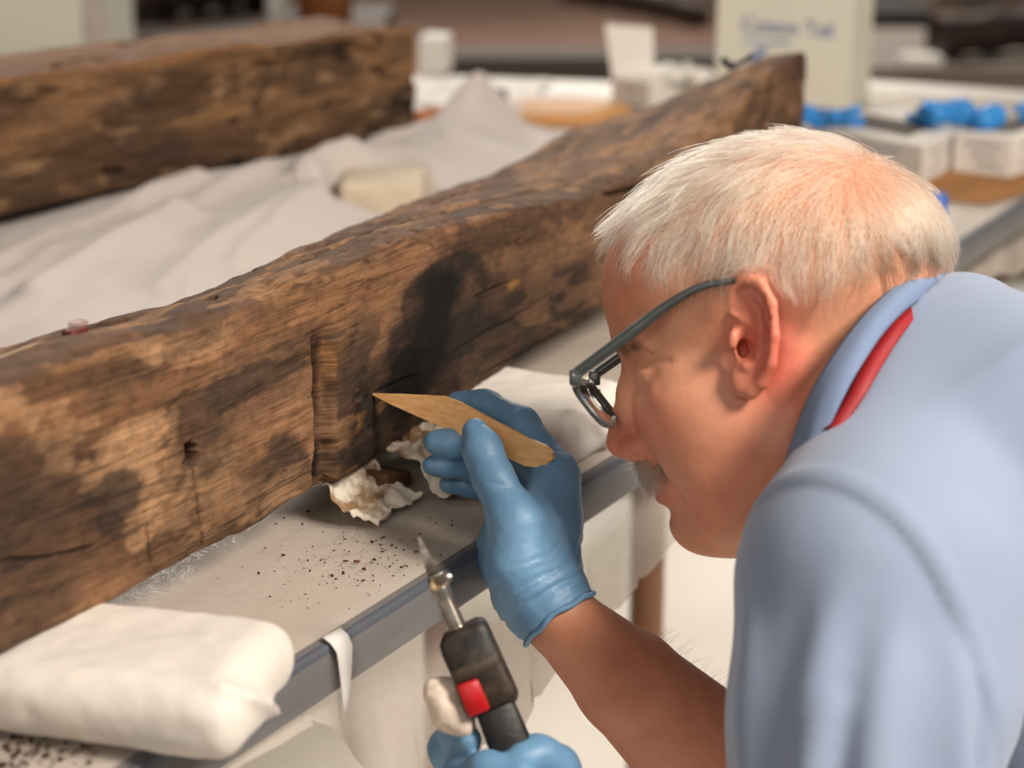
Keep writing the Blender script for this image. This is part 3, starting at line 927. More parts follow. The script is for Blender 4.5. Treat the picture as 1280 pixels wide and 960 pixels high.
# brown wedges of wood under the timber
wm = plain('wedge_wood', srgb(110, 76, 48), 0.75, 0.35, 60, 0.5, 0.002)
for (x, y, ln, lab) in ((482, 600, 0.035, 'splintered brown wood wedge between tissue and timber'), (590, 592, 0.05, 'dark brown wood wedge on the table behind the gloved thumb')):
    g = G(x, y, TZ + 0.01)
    v, f = obox((g[0], g[1], TZ + 0.0125), [BD, BN, (0, 0, 1)], (ln / 2, 0.011, 0.009), 0.002)
    v = np.array(v); v[:, 2] = np.where(((v - g) @ BD > 0) & (v[:, 2] > TZ + 0.012), v[:, 2] - 0.008, v[:, 2])
    v = v + 0.0015 * np.stack([vn(v * 120, 1), vn(v * 120, 2), 0 * v[:, 0]], -1)
    tag(mk('wood_wedge', v, f, wm, smooth=False), lab, 'wedge')

# crumbs of wood on the plastic: too many and too small to count
crm = plain('crumb_wood', srgb(58, 34, 22), 0.8, 0.4, 200)
parts = []
def crumb(x, y, r, z=TZ + 0.0022):
    g = G(x, y, z)
    bm = bmesh.new(); bmesh.ops.create_icosphere(bm, subdivisions=1, radius=1)
    e = np.array([random.uniform(0.5, 1.5), random.uniform(0.5, 1.1), random.uniform(0.35, 0.8)]) * r
    a = random.uniform(0, 6.28); ca, sa = math.cos(a), math.sin(a)
    vv = [(lambda p_: (g[0] + ca * p_[0] - sa * p_[1], g[1] + sa * p_[0] + ca * p_[1], g[2] + p_[2] + 0.25 * r))([b.co[i] * e[i] * random.uniform(0.7, 1.25) for i in range(3)]) for b in bm.verts]
    bm.verts.index_update()
    ff = [[b.index for b in q_.verts] for q_ in bm.faces]; bm.free()
    return np.array(vv), ff
for i in range(260):
    x = random.gauss(455, 75); y = random.gauss(700, 36)
    if y < 640 or y > 800 - 0.0 or (y - 815) > -0.6 * (x - 375) - 14 or y < 830 - 0.56 * x + 30: continue
    parts.append(crumb(x, y, abs(random.gauss(0.0004, 0.0003)) + 0.0002))
for (x, y) in [(470, 676), (475, 681), (465, 678), (478, 690), (468, 700), (490, 682), (495, 685), (472, 705), (505, 688), (480, 672), (545, 654), (565, 657), (525, 668), (404, 665), (432, 702), (436, 690), (330, 640), (345, 655), (520, 690), (500, 675), (415, 720), (455, 712), (385, 640), (355, 648), (245, 782)]:
    parts.append(crumb(x, y, random.uniform(0.0008, 0.0015)))
for i in range(150):
    x = random.uniform(-20, 125); y = random.uniform(905, 962)
    if y > 962 - (x - 100) * 0.6 or y < 905 + 0.25 * x: continue
    parts.append(crumb(x, y, abs(random.gauss(0.0009, 0.0006)) + 0.0004))
v, f = join(parts)
cr = mk('wood_crumbs', v, f, crm, smooth=False); cr['kind'] = 'stuff'
tag(cr, 'scattered dark wood crumbs on the plastic sheet below the timber', 'crumbs')
v, f = crumb(446, 703, 0.0022)
tag(mk('wood_chip', v, f, plain('chip', srgb(96, 52, 30), 0.7), smooth=False), 'largest reddish wood chip lying among the crumbs on the plastic', 'wood chip')
# red tag lying on the timber
c0 = np.array([*(BA + BD * st(95, 432)[0] - BN * max(st(95, 432)[1], 0.01))[:2], 0])
c0[2] = float(zA(st(95, 432)[0])) - 0.001
rt = empty('red_tag', c0, 'small red and clear plastic tag lying on top of the main timber', 'tag')
v, f = obox(c0 + np.array([0, 0, 0.002]), [BD, np.cross((0, 0, 1), BD), (0, 0, 1)], (0.007, 0.004, 0.0028), 0.0015)
mk('tag_body', v, f, plain('tag_red', srgb(92, 32, 28), 0.5), rt)
v, f = obox(c0 + np.array([0, 0, 0.0058]) + BD * 0.003, [BD, np.cross((0, 0, 1), BD), (0, 0, 1)], (0.005, 0.0035, 0.0022), 0.0014)
t = NT('tag_clear'); t.p(Base__Color=srgb(140, 92, 80), Roughness=0.25, Alpha=0.35); mk('tag_cover', v, f, t.m, rt)
v, f = tube(spline([c0 - BD * 0.006, c0 - BD * 0.03 + np.array([0, 0, 0.004]), c0 - BD * 0.075 + np.array([0, 0, 0.004])], 14), 0.0005, 6)
mk('string', v, f, plain('string_pale', srgb(190, 160, 130), 0.8), rt)

# ------------------------------------------------------------------ things on the far part of the table
card = plain('card_white', srgb(222, 216, 208), 0.65, 0.04, 12)
cream = plain('card_cream', srgb(226, 222, 206), 0.6, 0.03, 8)
greyp = plain('print_grey', srgb(120, 122, 132), 0.6, 0.2, 60)
bluep = plain('print_blue', srgb(96, 120, 176), 0.6, 0.1, 60)
glvb = plain('nitrile_bright', srgb(44, 132, 204), 0.45, 0.12, 30, 0.3, 0.003)
def carton(name, corner, dx, dy, h, mat, label, cat, lines=0, group=None, slot=False):
    """box standing on the table with its near vertical edge at `corner`"""
    corner = np.asarray(corner, float); dx = np.asarray(dx, float); dy = np.asarray(dy, float)
    e = empty(name, corner, label, cat, group)
    lx, ly = np.linalg.norm(dx), np.linalg.norm(dy)
    c = corner + dx / 2 + dy / 2 + np.array([0, 0, h / 2])
    v, f = obox(c, [dx / lx, dy / ly, (0, 0, 1)], (lx / 2, ly / 2, h / 2), 0.0015)
    mk('carton_body', v, f, mat, e, smooth=False)
    for side, (d, l_, o) in enumerate(((dx, lx, -dy / ly), (dy, ly, -dx / lx))):
        for i in range(lines):
            zz = h * (0.25 + 0.5 * i / max(1, lines - 1))
            a = corner + d * (0.18 + 0.1 * (i % 2)) + np.array([0, 0, zz]) + o * 0.0004; b = corner + d * (0.6 + 0.2 * ((i * 7) % 3) / 2) + np.array([0, 0, zz]) + o * 0.0004
            v, f = obox((a + b) / 2, [d / l_, o, (0, 0, 1)], (np.linalg.norm(b - a) / 2, 0.0004, 0.0012), 0)
            mk('print_line', v, f, greyp, e, smooth=False)
    if slot:
        cc2 = corner + dx * 0.5 + dy * 0.5 + np.array([0, 0, h + 0.0006])
        v, f = obox(cc2, [dx / lx, dy / ly, (0, 0, 1)], (lx * 0.3, ly * 0.28, 0.0006), 0)
        mk('slot', v, f, plain('slot_dark', srgb(90, 80, 74), 0.8), e, smooth=False)
    return e
# brown card under the glove boxes
cbm = plain('cardboard', srgb(158, 108, 58), 0.8, 0.08, 20)
ca = [G(1100, 246), G(1232, 257), G(1420, 205), G(1300, 180), G(1120, 190)]
v, f = prism([np.array([q_[0], q_[1], TZ + 0.0015]) for q_ in ca], (0, 0, 0.003))
tag(mk('cardboard_sheet', v, f, cbm, smooth=False), 'brown cardboard sheet under the glove boxes', 'cardboard')
zc = TZ + 0.005
def box3(name, pc_, pl, pr, h, *a, **k):
    c = G(*pc_, zc); l = G(*pl, zc); r = G(*pr, zc)
    return carton(name, c, l - c, r - c, h, *a, **k)
box3('glove_box', (1151, 231), (1010, 200), (1200, 205), 0.046, card, 'white glove box nearest the man, blue glove poking out of its left end', 'box', 3, 'glove boxes', True)
box3('glove_box', (1262, 223), (1190, 214), (1330, 196), 0.048, card, 'white glove box at the right edge with blue gloves piled on it', 'box', 3, 'glove boxes', True)
g1_ = G(1125, 172, zc); 
box3('glove_box', (1150, 180), (1085, 168), (1230, 165), 0.030, card, 'flat white box behind the two glove boxes', 'box', 0, 'glove boxes')
def glove_heap(name, px_, py_, z_, sx, sz, seed, label):
    c = G(px_, py_, z_)
    cf = c.astype(np.float32)
    R_ = np.random.default_rng(seed)
    bl = [(cf + np.array([R_.uniform(-sx, sx), R_.uniform(-0.02, 0.02), R_.uniform(0.1, 1) * sz]).astype(np.float32), R_.uniform(0.4, 0.75) * sz) for _ in range(9)]
    fg = [(b[0], b[0] + np.array([R_.uniform(-0.03, 0.03), R_.uniform(-0.03, 0.01), R_.uniform(-0.004, 0.016)]).astype(np.float32)) for b in bl[:6]]
    def fn(q):
        d = None
        for b, r in bl:
            e = np.sqrt(((q - b) ** 2).sum(1)) - r
            d = e if d is None else smin(d, e, 0.006)
        for a, b in fg:
            d = smin(d, sd_cap(q, a, b, 0.007, 0.005), 0.004)
        return d - 0.003 * (1 - 2 * np.abs(fbm(q * 60, 2, seed)))
    v, f = sd_mesh(fn, c - np.array([sx + 0.05, 0.07, 0.02]), c + np.array([sx + 0.05, 0.07, sz * 2 + 0.03]), 0.0026)
    return tag(mk(name, v, f, glvb), label, 'glove')
glove_heap('blue_glove', 1205, 158, zc + 0.05, 0.045, 0.022, 3, 'heap of bright blue nitrile gloves on the right glove box')
glove_heap('blue_glove', 1042, 156, zc + 0.048, 0.020, 0.009, 5, 'bright blue glove poking out of the nearer glove box')
glove_heap('blue_glove', 1290, 152, zc + 0.048, 0.012, 0.010, 8, 'bit of blue glove at the right edge of the frame')
# blue bottle cap and pale jar
g = G(1160, 275); cap_e = empty('jar', (g[0], g[1], TZ), 'small jar with a blue lid behind the man\'s head', 'jar')
prof_ = [(0.0, 0), (0.016, 0), (0.017, 0.004), (0.017, 0.018), (0.012, 0.024)]
def lathe(c, prof, n=28):
    v = []; 
    for r, z in prof:
        for i in range(n):
            a = 2 * math.pi * i / n; v.append((c[0] + r * math.cos(a), c[1] + r * math.sin(a), c[2] + z))
    f = grid_faces(len(prof), n, wrap_v=True).tolist()
    f.append(list(range(n))[::-1]); f.append(list(range((len(prof) - 1) * n, len(prof) * n)))
    return np.array(v), f
v, f = lathe((g[0] - 0.016, g[1], TZ + 0.003), prof_); mk('jar_body', v, f, cream, cap_e)
v, f = lathe((g[0] + 0.004, g[1] - 0.01, TZ + 0.003), [(0, 0), (0.013, 0), (0.0135, 0.002), (0.0135, 0.026), (0.012, 0.028), (0, 0.028)]); mk('lid', v, f, plain('lid_blue', srgb(30, 104, 196), 0.4), cap_e)

# big cream carton of wipes
fc, fl_, fr_ = G(1060, 146), G(893, 131), G(1086, 120)
carton_e = carton('wipes_carton', fc, fl_ - fc, fr_ - fc, 0.30, cream, 'tall cream carton with blue lettering behind the far end of the main timber', 'box')
def text(body, anchor, ex, ez, size, mat, parent, name='lettering'):
    cu = bpy.data.curves.new('txt', 'FONT'); cu.body = body; cu.size = size; cu.align_x = 'CENTER'; cu.extrude = 0.0003
    ob = bpy.data.objects.new('txt', cu); link(ob)
    dg = bpy.context.evaluated_depsgraph_get()
    me = bpy.data.meshes.new_from_object(ob.evaluated_get(dg))
    ex = np.asarray(ex); ez = np.asarray(ez)
    vv = np.array([np.asarray(anchor) + ex * q_.co.x + ez * q_.co.y - np.cross(ez, ex) * -0.0 for q_ in me.vertices])
    nn = np.cross(ex, ez)
    vv = vv + nn * np.array([q_.co.z + 0.0006 for q_ in me.vertices])[:, None]
    ff = [list(p_.vertices) for p_ in me.polygons]
    bpy.data.objects.remove(ob); bpy.data.curves.remove(cu)
    return mk(name, vv, ff, mat, parent, smooth=False)
fx = (fc - fl_); lx = np.linalg.norm(fx); fx /= lx
fo = np.cross(fx, (0, 0, 1.0))
def onbox(x, y):
    r = ray(x, y); return CAM + r * (((fc - CAM) @ fo) / (r @ fo)) + fo * 0.0006
text('Cotton Tail', onbox(984, 43), fx, np.array([0, 0, 1.0]), 0.031, bluep, carton_e)
v, f = prism([onbox(930, 49), onbox(990, 51), onbox(988, 56), onbox(931, 54)], fo * 0.0006)
mk('print_line', v, f, plain('print_pale_blue', srgb(160, 174, 204), 0.6), carton_e, smooth=False)
v, f = prism([onbox(938, 70), onbox(950, 60), onbox(962, 62), onbox(950, 74), onbox(940, 80)], fo * 0.0006)
mk('print_logo', v, f, bluep, carton_e, smooth=False)
v, f = prism([onbox(1010, 140), onbox(1050, 143), onbox(1048, 137), onbox(1010, 134)], fo * 0.0006)
mk('print_band', v, f, plain('print_deep_blue', srgb(60, 84, 160), 0.6), carton_e, smooth=False)
# black clip on the carton / timber
g = on_front(915, 80)
v, f = tube(spline([P(903, 73, 1.93), P(912, 82, 1.93), P(925, 79, 1.93), P(940, 69, 1.93)], 12), [0.004] * 6 + [0.0025] * 6, 8)
tag(mk('black_clip', v, f, plain('clip_black', srgb(24, 22, 24), 0.5)), 'black clip standing up behind the far end of the main timber', 'clip')

# opened white box with flap
c = G(812, 148); l = G(764, 138); r = G(880, 128)
ob_ = carton('open_box', c, l - c, r - c, 0.05, card, 'small opened white box with its flap up, behind the main timber', 'box', 2)
fd = (l - c); fl2 = np.linalg.norm(fd); fd = fd / fl2
fb = np.array([0.95, 0.30, 0.0]); fb /= np.linalg.norm(fb)
v, f = prism([l + np.array([0, 0, 0.05]), l + fb * 0.066 + np.array([0, 0, 0.05]), l + fb * 0.062 + np.array([0, 0, 0.118]), l - fb * 0.012 + np.array([0, 0, 0.126])], np.cross(fb, (0, 0, 1)) * 0.0015)
mk('flap', v, f, card, ob_, smooth=False)
g = (c + r) / 2 + np.array([0, 0, 0.055])
crumple('paper_wad', (g[0], g[1], TZ + 0.045), (RX, np.array([0, 1.0, 0])), (0.05, 0.035), 0.035, 260, card, 'crumpled white paper lying on the opened box', 'paper', 40)
# round tan board, black bottle cap, red cord, orange tool, folded white paper
g = G(700, 150)
v, f = lathe((g[0], g[1], TZ + 0.006), [(0, 0), (0.10, 0), (0.102, 0.003), (0.102, 0.009), (0.10, 0.012), (0, 0.012)], 48)
tag(mk('round_board', v, f, plain('board_tan', srgb(196, 142, 84), 0.6, 0.08, 14)), 'round tan board lying on the table behind the main timber', 'board')
rc = [G(x, y, TZ + 0.006) for x, y in ((625, 158), (645, 168), (662, 173), (690, 170))]
v, f = tube(spline(rc, 20), 0.004, 8)
tag(mk('red_ribbon', v, f, plain('cord_red', srgb(180, 40, 56), 0.6)), 'short red ribbon in front of the round tan board', 'ribbon')
g = G(620, 132)
v, f = lathe((g[0], g[1], TZ + 0.003), [(0, 0), (0.016, 0), (0.017, 0.003), (0.017, 0.018), (0.012, 0.022), (0, 0.022)])
tag(mk('black_jar', v, f, plain('cap_black', srgb(34, 32, 36), 0.5)), 'small squat black jar beside the round tan board', 'jar')
g = G(527, 247)
v, f = lathe((g[0], g[1], TZ + 0.004), [(0, 0), (0.008, 0), (0.0085, 0.003), (0.0085, 0.026), (0.006, 0.03), (0, 0.03)])
tag(mk('black_bottle', v, f, plain('cap_black2', srgb(40, 38, 42), 0.5)), 'slim black bottle next to the cream pad', 'bottle')
bt = empty('spatula', G(556, 140), 'orange handled spatula lying behind the peak of the white cloth', 'spatula')
pts_ = [G(522, 146, TZ + 0.045), G(540, 143, TZ + 0.045), G(556, 138, TZ + 0.045)]
v, f = tube(spline(pts_, 12), 0.008, 10); mk('handle', v, f, plain('handle_orange', srgb(206, 120, 48), 0.5), bt)
pts_ = [G(548, 140, TZ + 0.046), G(570, 131, TZ + 0.046), G(588, 122, TZ + 0.046)]
v, f = tube(spline(pts_, 12), 0.0055, 8); mk('blade', v, f, plain('blade_brown', srgb(120, 76, 52), 0.5), bt)
c = G(560, 118)
crumple('white_paper', (c[0], c[1], TZ + 0.003), (RX, np.array([0, 1.0, 0])), (0.16, 0.14), 0.012, 281, card, 'loose sheet of white paper behind the peak of the cloth', 'paper', 40)
c = G(556, 94); l = G(524, 92); r = G(566, 86)
carton('white_block', c, l - c, r - c, 0.06, card, 'small white block at the far edge of the table', 'box')

# ------------------------------------------------------------------ room behind the table
def onfloor(name, px0, px1, y_top, dist, depth, mat, label, cat, zbase=0.0, y_bot=None, parts=None):
    a = P(px0, 480, dist); b = P(px1, 480, dist)
    ztop = P((px0 + px1) / 2, y_top, dist)[2]
    zb_ = zbase if y_bot is None else P((px0 + px1) / 2, y_bot, dist)[2]
    yy = P(640, (y_top), dist)[1]
    c = ((a[0] + b[0]) / 2, yy + depth / 2, (ztop + zb_) / 2)
    e = empty(name, (c[0], c[1], zb_), label, cat)
    v, f = obox(c, np.eye(3), ((b[0] - a[0]) / 2, depth / 2, (ztop - zb_) / 2), 0.006)
    mk('body', v, f, mat, e, smooth=False)
    return e, c
wp, c = onfloor('white_cabinet', -260, 98, -60, 3.6, 0.5, plain('panel_white', srgb(206, 204, 190), 0.6, 0.03, 4), 'tall white cabinet in the upper left corner behind the rear timber', 'cabinet')
xx = P(112, 480, 3.6)[0]
v, f = obox((P(111, 480, 3.6)[0], c[1] - 0.24, c[2]), np.eye(3), (0.018, 0.012, c[2] * 0.98), 0.003); mk('door_edge', v, f, plain('panel_edge', srgb(178, 166, 158), 0.6), wp, smooth=False)
dk = plain('dark_wood', srgb(44, 30, 22), 0.7, 0.3, 8)
def log(name, pxa, pya, pxb, pyb, dist, r, mat, label, zrest=None):
    a = P(pxa, pya, dist); b = P(pxb, pyb, dist + 0.3)
    if zrest is not None:
        a[2] = b[2] = zrest + r * 1.02
    pts = spline([a, (a + b) / 2 + np.array([0, 0, 0.01]), b], 24)
    v, f = tube(pts, r * (1 + 0.08 * np.sin(np.arange(24) * 1.3)), 18)
    v = v + 0.012 * fbm(v * 14, 3, 3)[:, None] * (v - v.mean(0)) / 0.3
    return tag(mk(name, v, f, mat), label, 'timber')
bench, c = onfloor('low_bench', 125, 470, 46, 4.2, 0.7, plain('bench_brown', srgb(60, 44, 34), 0.7, 0.2, 6), 'dark bench behind the rear timber', 'bench')
log('dark_log', 150, 0, 340, -6, 4.45, 0.10, dk, 'nearly black log lying on the bench behind the rear timber', 2 * c[2])
g = P(406, 16, 4.4)
v, f = lathe((g[0], g[1], 2 * c[2] + 0.002), [(0, 0), (0.055, 0), (0.06, 0.01), (0.068, 0.16), (0.072, 0.2), (0.066, 0.2), (0.06, 0.02), (0, 0.02)], 32)
tag(mk('amber_pot', v, f, plain('pot_amber', srgb(120, 70, 30), 0.4, 0.15, 12)), 'amber brown pot behind the rear timber', 'pot')
g = P(345, 18, 4.3)
v, f = lathe((g[0], g[1], 2 * c[2] + 0.002), [(0, 0), (0.018, 0), (0.02, 0.01), (0.02, 0.1), (0.008, 0.13), (0, 0.13)], 20)
tag(mk('grey_bottle', v, f, plain('bottle_grey', srgb(170, 164, 158), 0.35)), 'slim pale grey bottle beside the amber pot', 'bottle')
# far work benches on the right
bx_dark = plain('equip_black', srgb(26, 24, 24), 0.6, 0.2, 10)
bx_grey = plain('equip_taupe', srgb(96, 84, 74), 0.7, 0.1, 6)
bx_brown = plain('equip_brown', srgb(84, 56, 38), 0.7, 0.15, 6)
fb_, fbc = onfloor('far_bench', 1040, 1520, 84, 5.2, 0.9, plain('bench_taupe', srgb(112, 98, 88), 0.7, 0.1, 4), 'taupe bench far behind the boxes at upper right', 'bench')
zfb = 2 * fbc[2]
log('dark_log', 1170, 72, 1420, 84, 5.35, 0.055, dk, 'dark log lying on the far bench at the right edge', zfb)
_, fsc = onfloor('far_shelf', 1030, 1560, 45, 7.4, 0.8, bx_brown, 'long brown shelf in the distance at upper right', 'shelf')
onfloor('black_case', 1060, 1170, 14, 7.55, 0.5, bx_dark, 'black case on the distant shelf at upper right', 'case', 2 * fsc[2] + 0.001)
gc_, _ = onfloor('grey_cabinet', 1170, 1560, -60, 8.6, 0.5, bx_grey, 'taupe cabinet in the far background at upper right', 'cabinet')
hb = P(1223, 13, 8.6)
v, f = obox((hb[0], P(640, -60, 8.6)[1] - 0.02, hb[2]), np.eye(3), (0.06, 0.03, 0.022), 0.006); mk('handle', v, f, bx_dark, gc_, smooth=False)
g = P(1155, 94, 5.2)
v, f = obox((g[0], g[1] + 0.06, zfb + 0.013), np.eye(3), (0.05, 0.05, 0.012), 0.004)
tag(mk('pale_block', v, f, card, smooth=False), 'pale blurred block on the far bench above the blue gloves', 'block')
log('dark_log', 700, -14, 880, 22, 7.0, 0.05, dk, 'dark beam lying across the far floor at top centre')
onfloor('grey_filler', 545, 905, 72, 4.3, 0.2, plain('filler_dark', srgb(66, 55, 48), 0.8, 0.08, 3), 'dark grey plinth behind the far edge of the table', 'filler')  # low dark box filling the band above the table edge, object unknown

# ------------------------------------------------------------------ the man
HD = 1.16
YAW = math.radians(7)
ER = math.cos(YAW) * RX - math.sin(YAW) * FW
EL = -math.sin(YAW) * RX - math.cos(YAW) * FW       # towards the camera side of the head
HO = P(950, 430, HD)
HS = HD / FPX
HAX = np.stack([ER, -UP, EL])                        # head axes: back, down, near side (photo-pixel sized units)
def hp(x, y, l=0.0):
    r = ray(x, y)
    w_ = CAM + r * (((HO - CAM) @ EL + l * HS) / (r @ EL))
    return np.array([(w_ - HO) @ ER / HS + 950, -(w_ - HO) @ UP / HS + 430, l])
def h2w(q):
    return HO + ((np.asarray(q, float) - np.array([950, 430, 0])) * HS) @ HAX
def w2h(p):
    return ((p - HO.astype(np.float32)) @ HAX.T.astype(np.float32) / np.float32(HS) + np.array([950, 430, 0], np.float32)).astype(np.float32)
def rot2(deg):
    a = math.radians(deg); c, s = math.cos(a), math.sin(a)
    return np.array([[c, s, 0], [-s, c, 0], [0, 0, 1.0]])

ear_pts = [hp(x, y, l) for x, y, l in [(913, 378, 147), (914, 358, 154), (930, 347, 161), (950, 353, 166), (964, 380, 170), (968, 420, 172), (964, 455, 168), (952, 478, 157), (938, 489, 148), (926, 488, 142)]]
anti = [hp(x, y, l) for x, y, l in [(935, 372, 154), (948, 388, 159), (953, 415, 160), (950, 445, 158), (939, 462, 153)]]
def ear_sd(q):
    mir = q.copy(); mir[:, 2] = np.abs(mir[:, 2])
    c0 = hp(940, 418, 151)
    # tilted plate
    n_ = np.array([0.36, 0.0, -0.93]); n_ /= np.linalg.norm(n_)
    a1 = np.array([0.06, 1.0, 0.0]); a1 -= n_ * (a1 @ n_); a1 /= np.linalg.norm(a1)
    a2 = np.cross(n_, a1)
    d = sd_ell(mir, c0, (64, 27, 6), np.stack([a1, a2, n_]))
    d = smin(d, sd_ell(mir, hp(934, 474, 146), (20, 21, 8)), 8)
    hel = sd_poly(mir, ear_pts, [5, 7, 7.5, 7.5, 7.5, 7, 7, 8, 10, 9], 3)
    d = smin(d, hel, 3)
    d = smin(d, sd_poly(mir, anti, [4, 5, 5.5, 5.5, 5], 3), 3.5)
    d = smax(d, -sd_ell(mir, hp(931, 430, 165), (14, 25, 20)), 3)
    d = smax(d, -sd_cap(mir, hp(926, 372, 164), hp(940, 366, 166), 4, 5), 3)
    d = smax(d, -sd_poly(mir, [hp(936, 364, 168), hp(952, 374, 170), hp(959, 400, 171), hp(958, 440, 169)], [4, 4.5, 4.5, 3.5], 2), 2)
    d = smin(d, sd_ell(mir, hp(916, 424, 151), (7, 13, 9), rot2(10)), 4)     # tragus
    d = smin(d, sd_cap(mir, hp(915, 392, 147), hp(932, 402, 153), 4, 3), 3)    # root of the helix
    d = smin(d, sd_ell(mir, hp(934, 458, 154), (8, 6, 5)), 4)                 # antitragus
    return d

def head_sd(q):
    """q in head units"""
    m_ = q.copy(); m_[:, 2] = np.abs(m_[:, 2])
    d = sd_ell(q, (962, 340, 0), (204, 160, 158), rot2(-14))
    d = smin(d, sd_ell(q, (1040, 335, 0), (128, 118, 142), rot2(-10)), 40)
    d = smin(d, sd_ell(q, (854, 362, 0), (92, 92, 112), rot2(0)), 40)           # forehead
    d = smin(d, sd_ell(q, (900, 520, 0), (106, 160, 116), rot2(-12)), 45)        # face
    d = smin(d, sd_ell(m_, (868, 505, 70), (56, 54, 50), rot2(-20)), 34)          # cheek
    d = smin(d, sd_ell(m_, (894, 565, 66), (58, 58, 50), rot2(-20)), 30)          # jowl
    d = smin(d, sd_ell(m_, (930, 514, 86), (62, 66, 46), rot2(-10)), 34)         # masseter
    d = smin(d, sd_cap(m_, (978, 560, 88), (900, 640, 40), 44, 38), 34)           # jaw
    d = smin(d, sd_ell(q, (880, 650, 0), (44, 42, 48), rot2(-10)), 18)            # chin
    d = smin(d, sd_ell(q, (936, 642, 0), (70, 52, 76), rot2(-4)), 34)            # under the chin
    d = smin(d, sd_ell(q, (872, 590, 0), (54, 46, 62), rot2(-14)), 24)           # muzzle
    # brow, eye sockets, lids
    d = smin(d, sd_cap(m_, (788, 424, 14), (806, 424, 74), 18, 20), 20)
    d = smax(d, -sd_ell(m_, (778, 478, 58), (34, 22, 46), rot2(-18)), 14)
    d = smin(d, sd_ell(m_, (820, 471, 62), (25, 23, 28)), 8)
    d = smin(d, sd_cap(m_, (810, 496, 40), (828, 494, 88), 10, 10), 16)        # lower lid bag
    d = smax(d, -sd_poly(m_, [(793, 481, 46), (797, 484, 60), (802, 483, 72)], [2.5, 3, 2], 2), 3)
    # nose
    ns_ = sd_poly(q, [(792, 446, 0), (788, 490, 0), (783, 526, 0), (778, 552, 0)], [14, 15, 18, 21], 14)
    ns_ = smin(ns_, sd_ell(m_, (794, 562, 19), (17, 14, 12)), 10)
    ns_ = smin(ns_, sd_cap(q, (790, 556, 0), (815, 572, 0), 19, 18), 10)
    ns_ = smin(ns_, sd_ell(m_, (797, 560, 22), (19, 15, 12)), 6)
    d = smin(d, ns_, 8)
    d = smax(d, -sd_poly(m_, [(806, 544, 30), (818, 558, 33), (814, 574, 30)], [2, 2, 2], 3), 5)
    d = smax(d, -sd_ell(m_, (794, 577, 12), (11, 10, 7), rot2(20)), 4)
    d = smax(d, -sd_poly(m_, [(800, 462, 70), (822, 456, 96), (842, 452, 106)], [1.6, 2, 1.4], 2), 5)
    d = smax(d, -sd_poly(m_, [(846, 470, 108), (864, 478, 112)], [1, 1], 2), 4)
    # folds beside the nose and mouth
    d = smax(d, -sd_poly(m_, [(812, 556, 44), (834, 586, 66), (850, 620, 74)], [3, 3.5, 2.5], 4), 14)
    d = smin(d, sd_ell(q, (836, 600, 0), (16, 10, 34), rot2(25)), 8)
    d = smin(d, sd_ell(q, (838, 623, 0), (18, 12, 36), rot2(-10)), 8)
    d = smax(d, -sd_poly(m_, [(816, 611, 0), (828, 610, 24), (848, 604, 48)], [3, 3, 2], 3), 5)
    d = smax(d, -sd_ell(q, (826, 642, 0), (11, 8, 42)), 12)
    # neck
    d = smin(d, sd_cap(q, (1000, 470, 0), (1130, 580, 0), 122, 128), 42)
    d = smin(d, sd_poly(m_, [(985, 440, 118), (985, 560, 100), (1000, 660, 60)], [16, 18, 18], 10), 24)
    d = smin(d, sd_ell(m_, (985, 470, 110), (24, 30, 18)), 24)                  # mastoid
    er = np.where((np.abs(q[:, 2]) > 110) & (q[:, 0] > 880) & (q[:, 0] < 1080) & (q[:, 1] > 300) & (q[:, 1] < 540))[0]
    if len(er):
        d[er] = smin(d[er], ear_sd(q[er]), 5)
        d[er] = smax(d[er], -sd_ell(m_[er], hp(928, 436, 130), (7, 12, 46)), 3)
    return d

# body below: shoulders inside the shirt, arms
SHL, SHR = P(1092, 740, 1.035), P(1165, 640, 1.40)          # shoulder joints (near = left arm, far = right arm)
ELR, WRR = P(985, 1040, 1.285), P(700, 773, 1.195)
ELL, WRL = P(1075, 1400, 1.0), P(672, 1030, 1.085)
NB = P(1110, 560, 1.19)
def body_sd(p):
    q = w2h(p)
    d = (np.sqrt(((q - np.array([1000, 450, 0], np.float32)) ** 2).sum(1)) - 330) * HS
    nearh = d < 0.02
    if nearh.any():
        d[nearh] = head_sd(q[nearh]) * HS
    f32 = lambda a: np.asarray(a, np.float32)
    tor = sd_cap(p, f32(NB), f32(P(1400, 760, 1.2)), 0.06, 0.09)
    tor = smin(tor, sd_cap(p, f32(SHL), f32(SHR), 0.045, 0.045), 0.05)
    d = smin(d, tor, 0.03)
    # right arm
    arm = sd_cap(p, f32(SHR), f32(ELR), 0.046, 0.042)
    fo = sd_poly(p, [f32(ELR), f32(ELR + (WRR - ELR) * 0.30), f32(ELR + (WRR - ELR) * 0.72), f32(WRR), f32(P(668, 730, 1.2))], [0.043, 0.044, 0.032, 0.0215, 0.014], 0.006)
    arm = smin(arm, fo, 0.02)
    # left arm
    arl = sd_cap(p, f32(SHL), f32(ELL), 0.048, 0.042)
    arl = smin(arl, sd_poly(p, [f32(ELL), f32(ELL + (WRL - ELL) * 0.3), f32(WRL), f32(P(650, 1000, 1.09))], [0.043, 0.046, 0.027, 0.024], 0.02), 0.02)
    d = smin(d, smin(arm, arl, 0.01), 0.025)
    return d

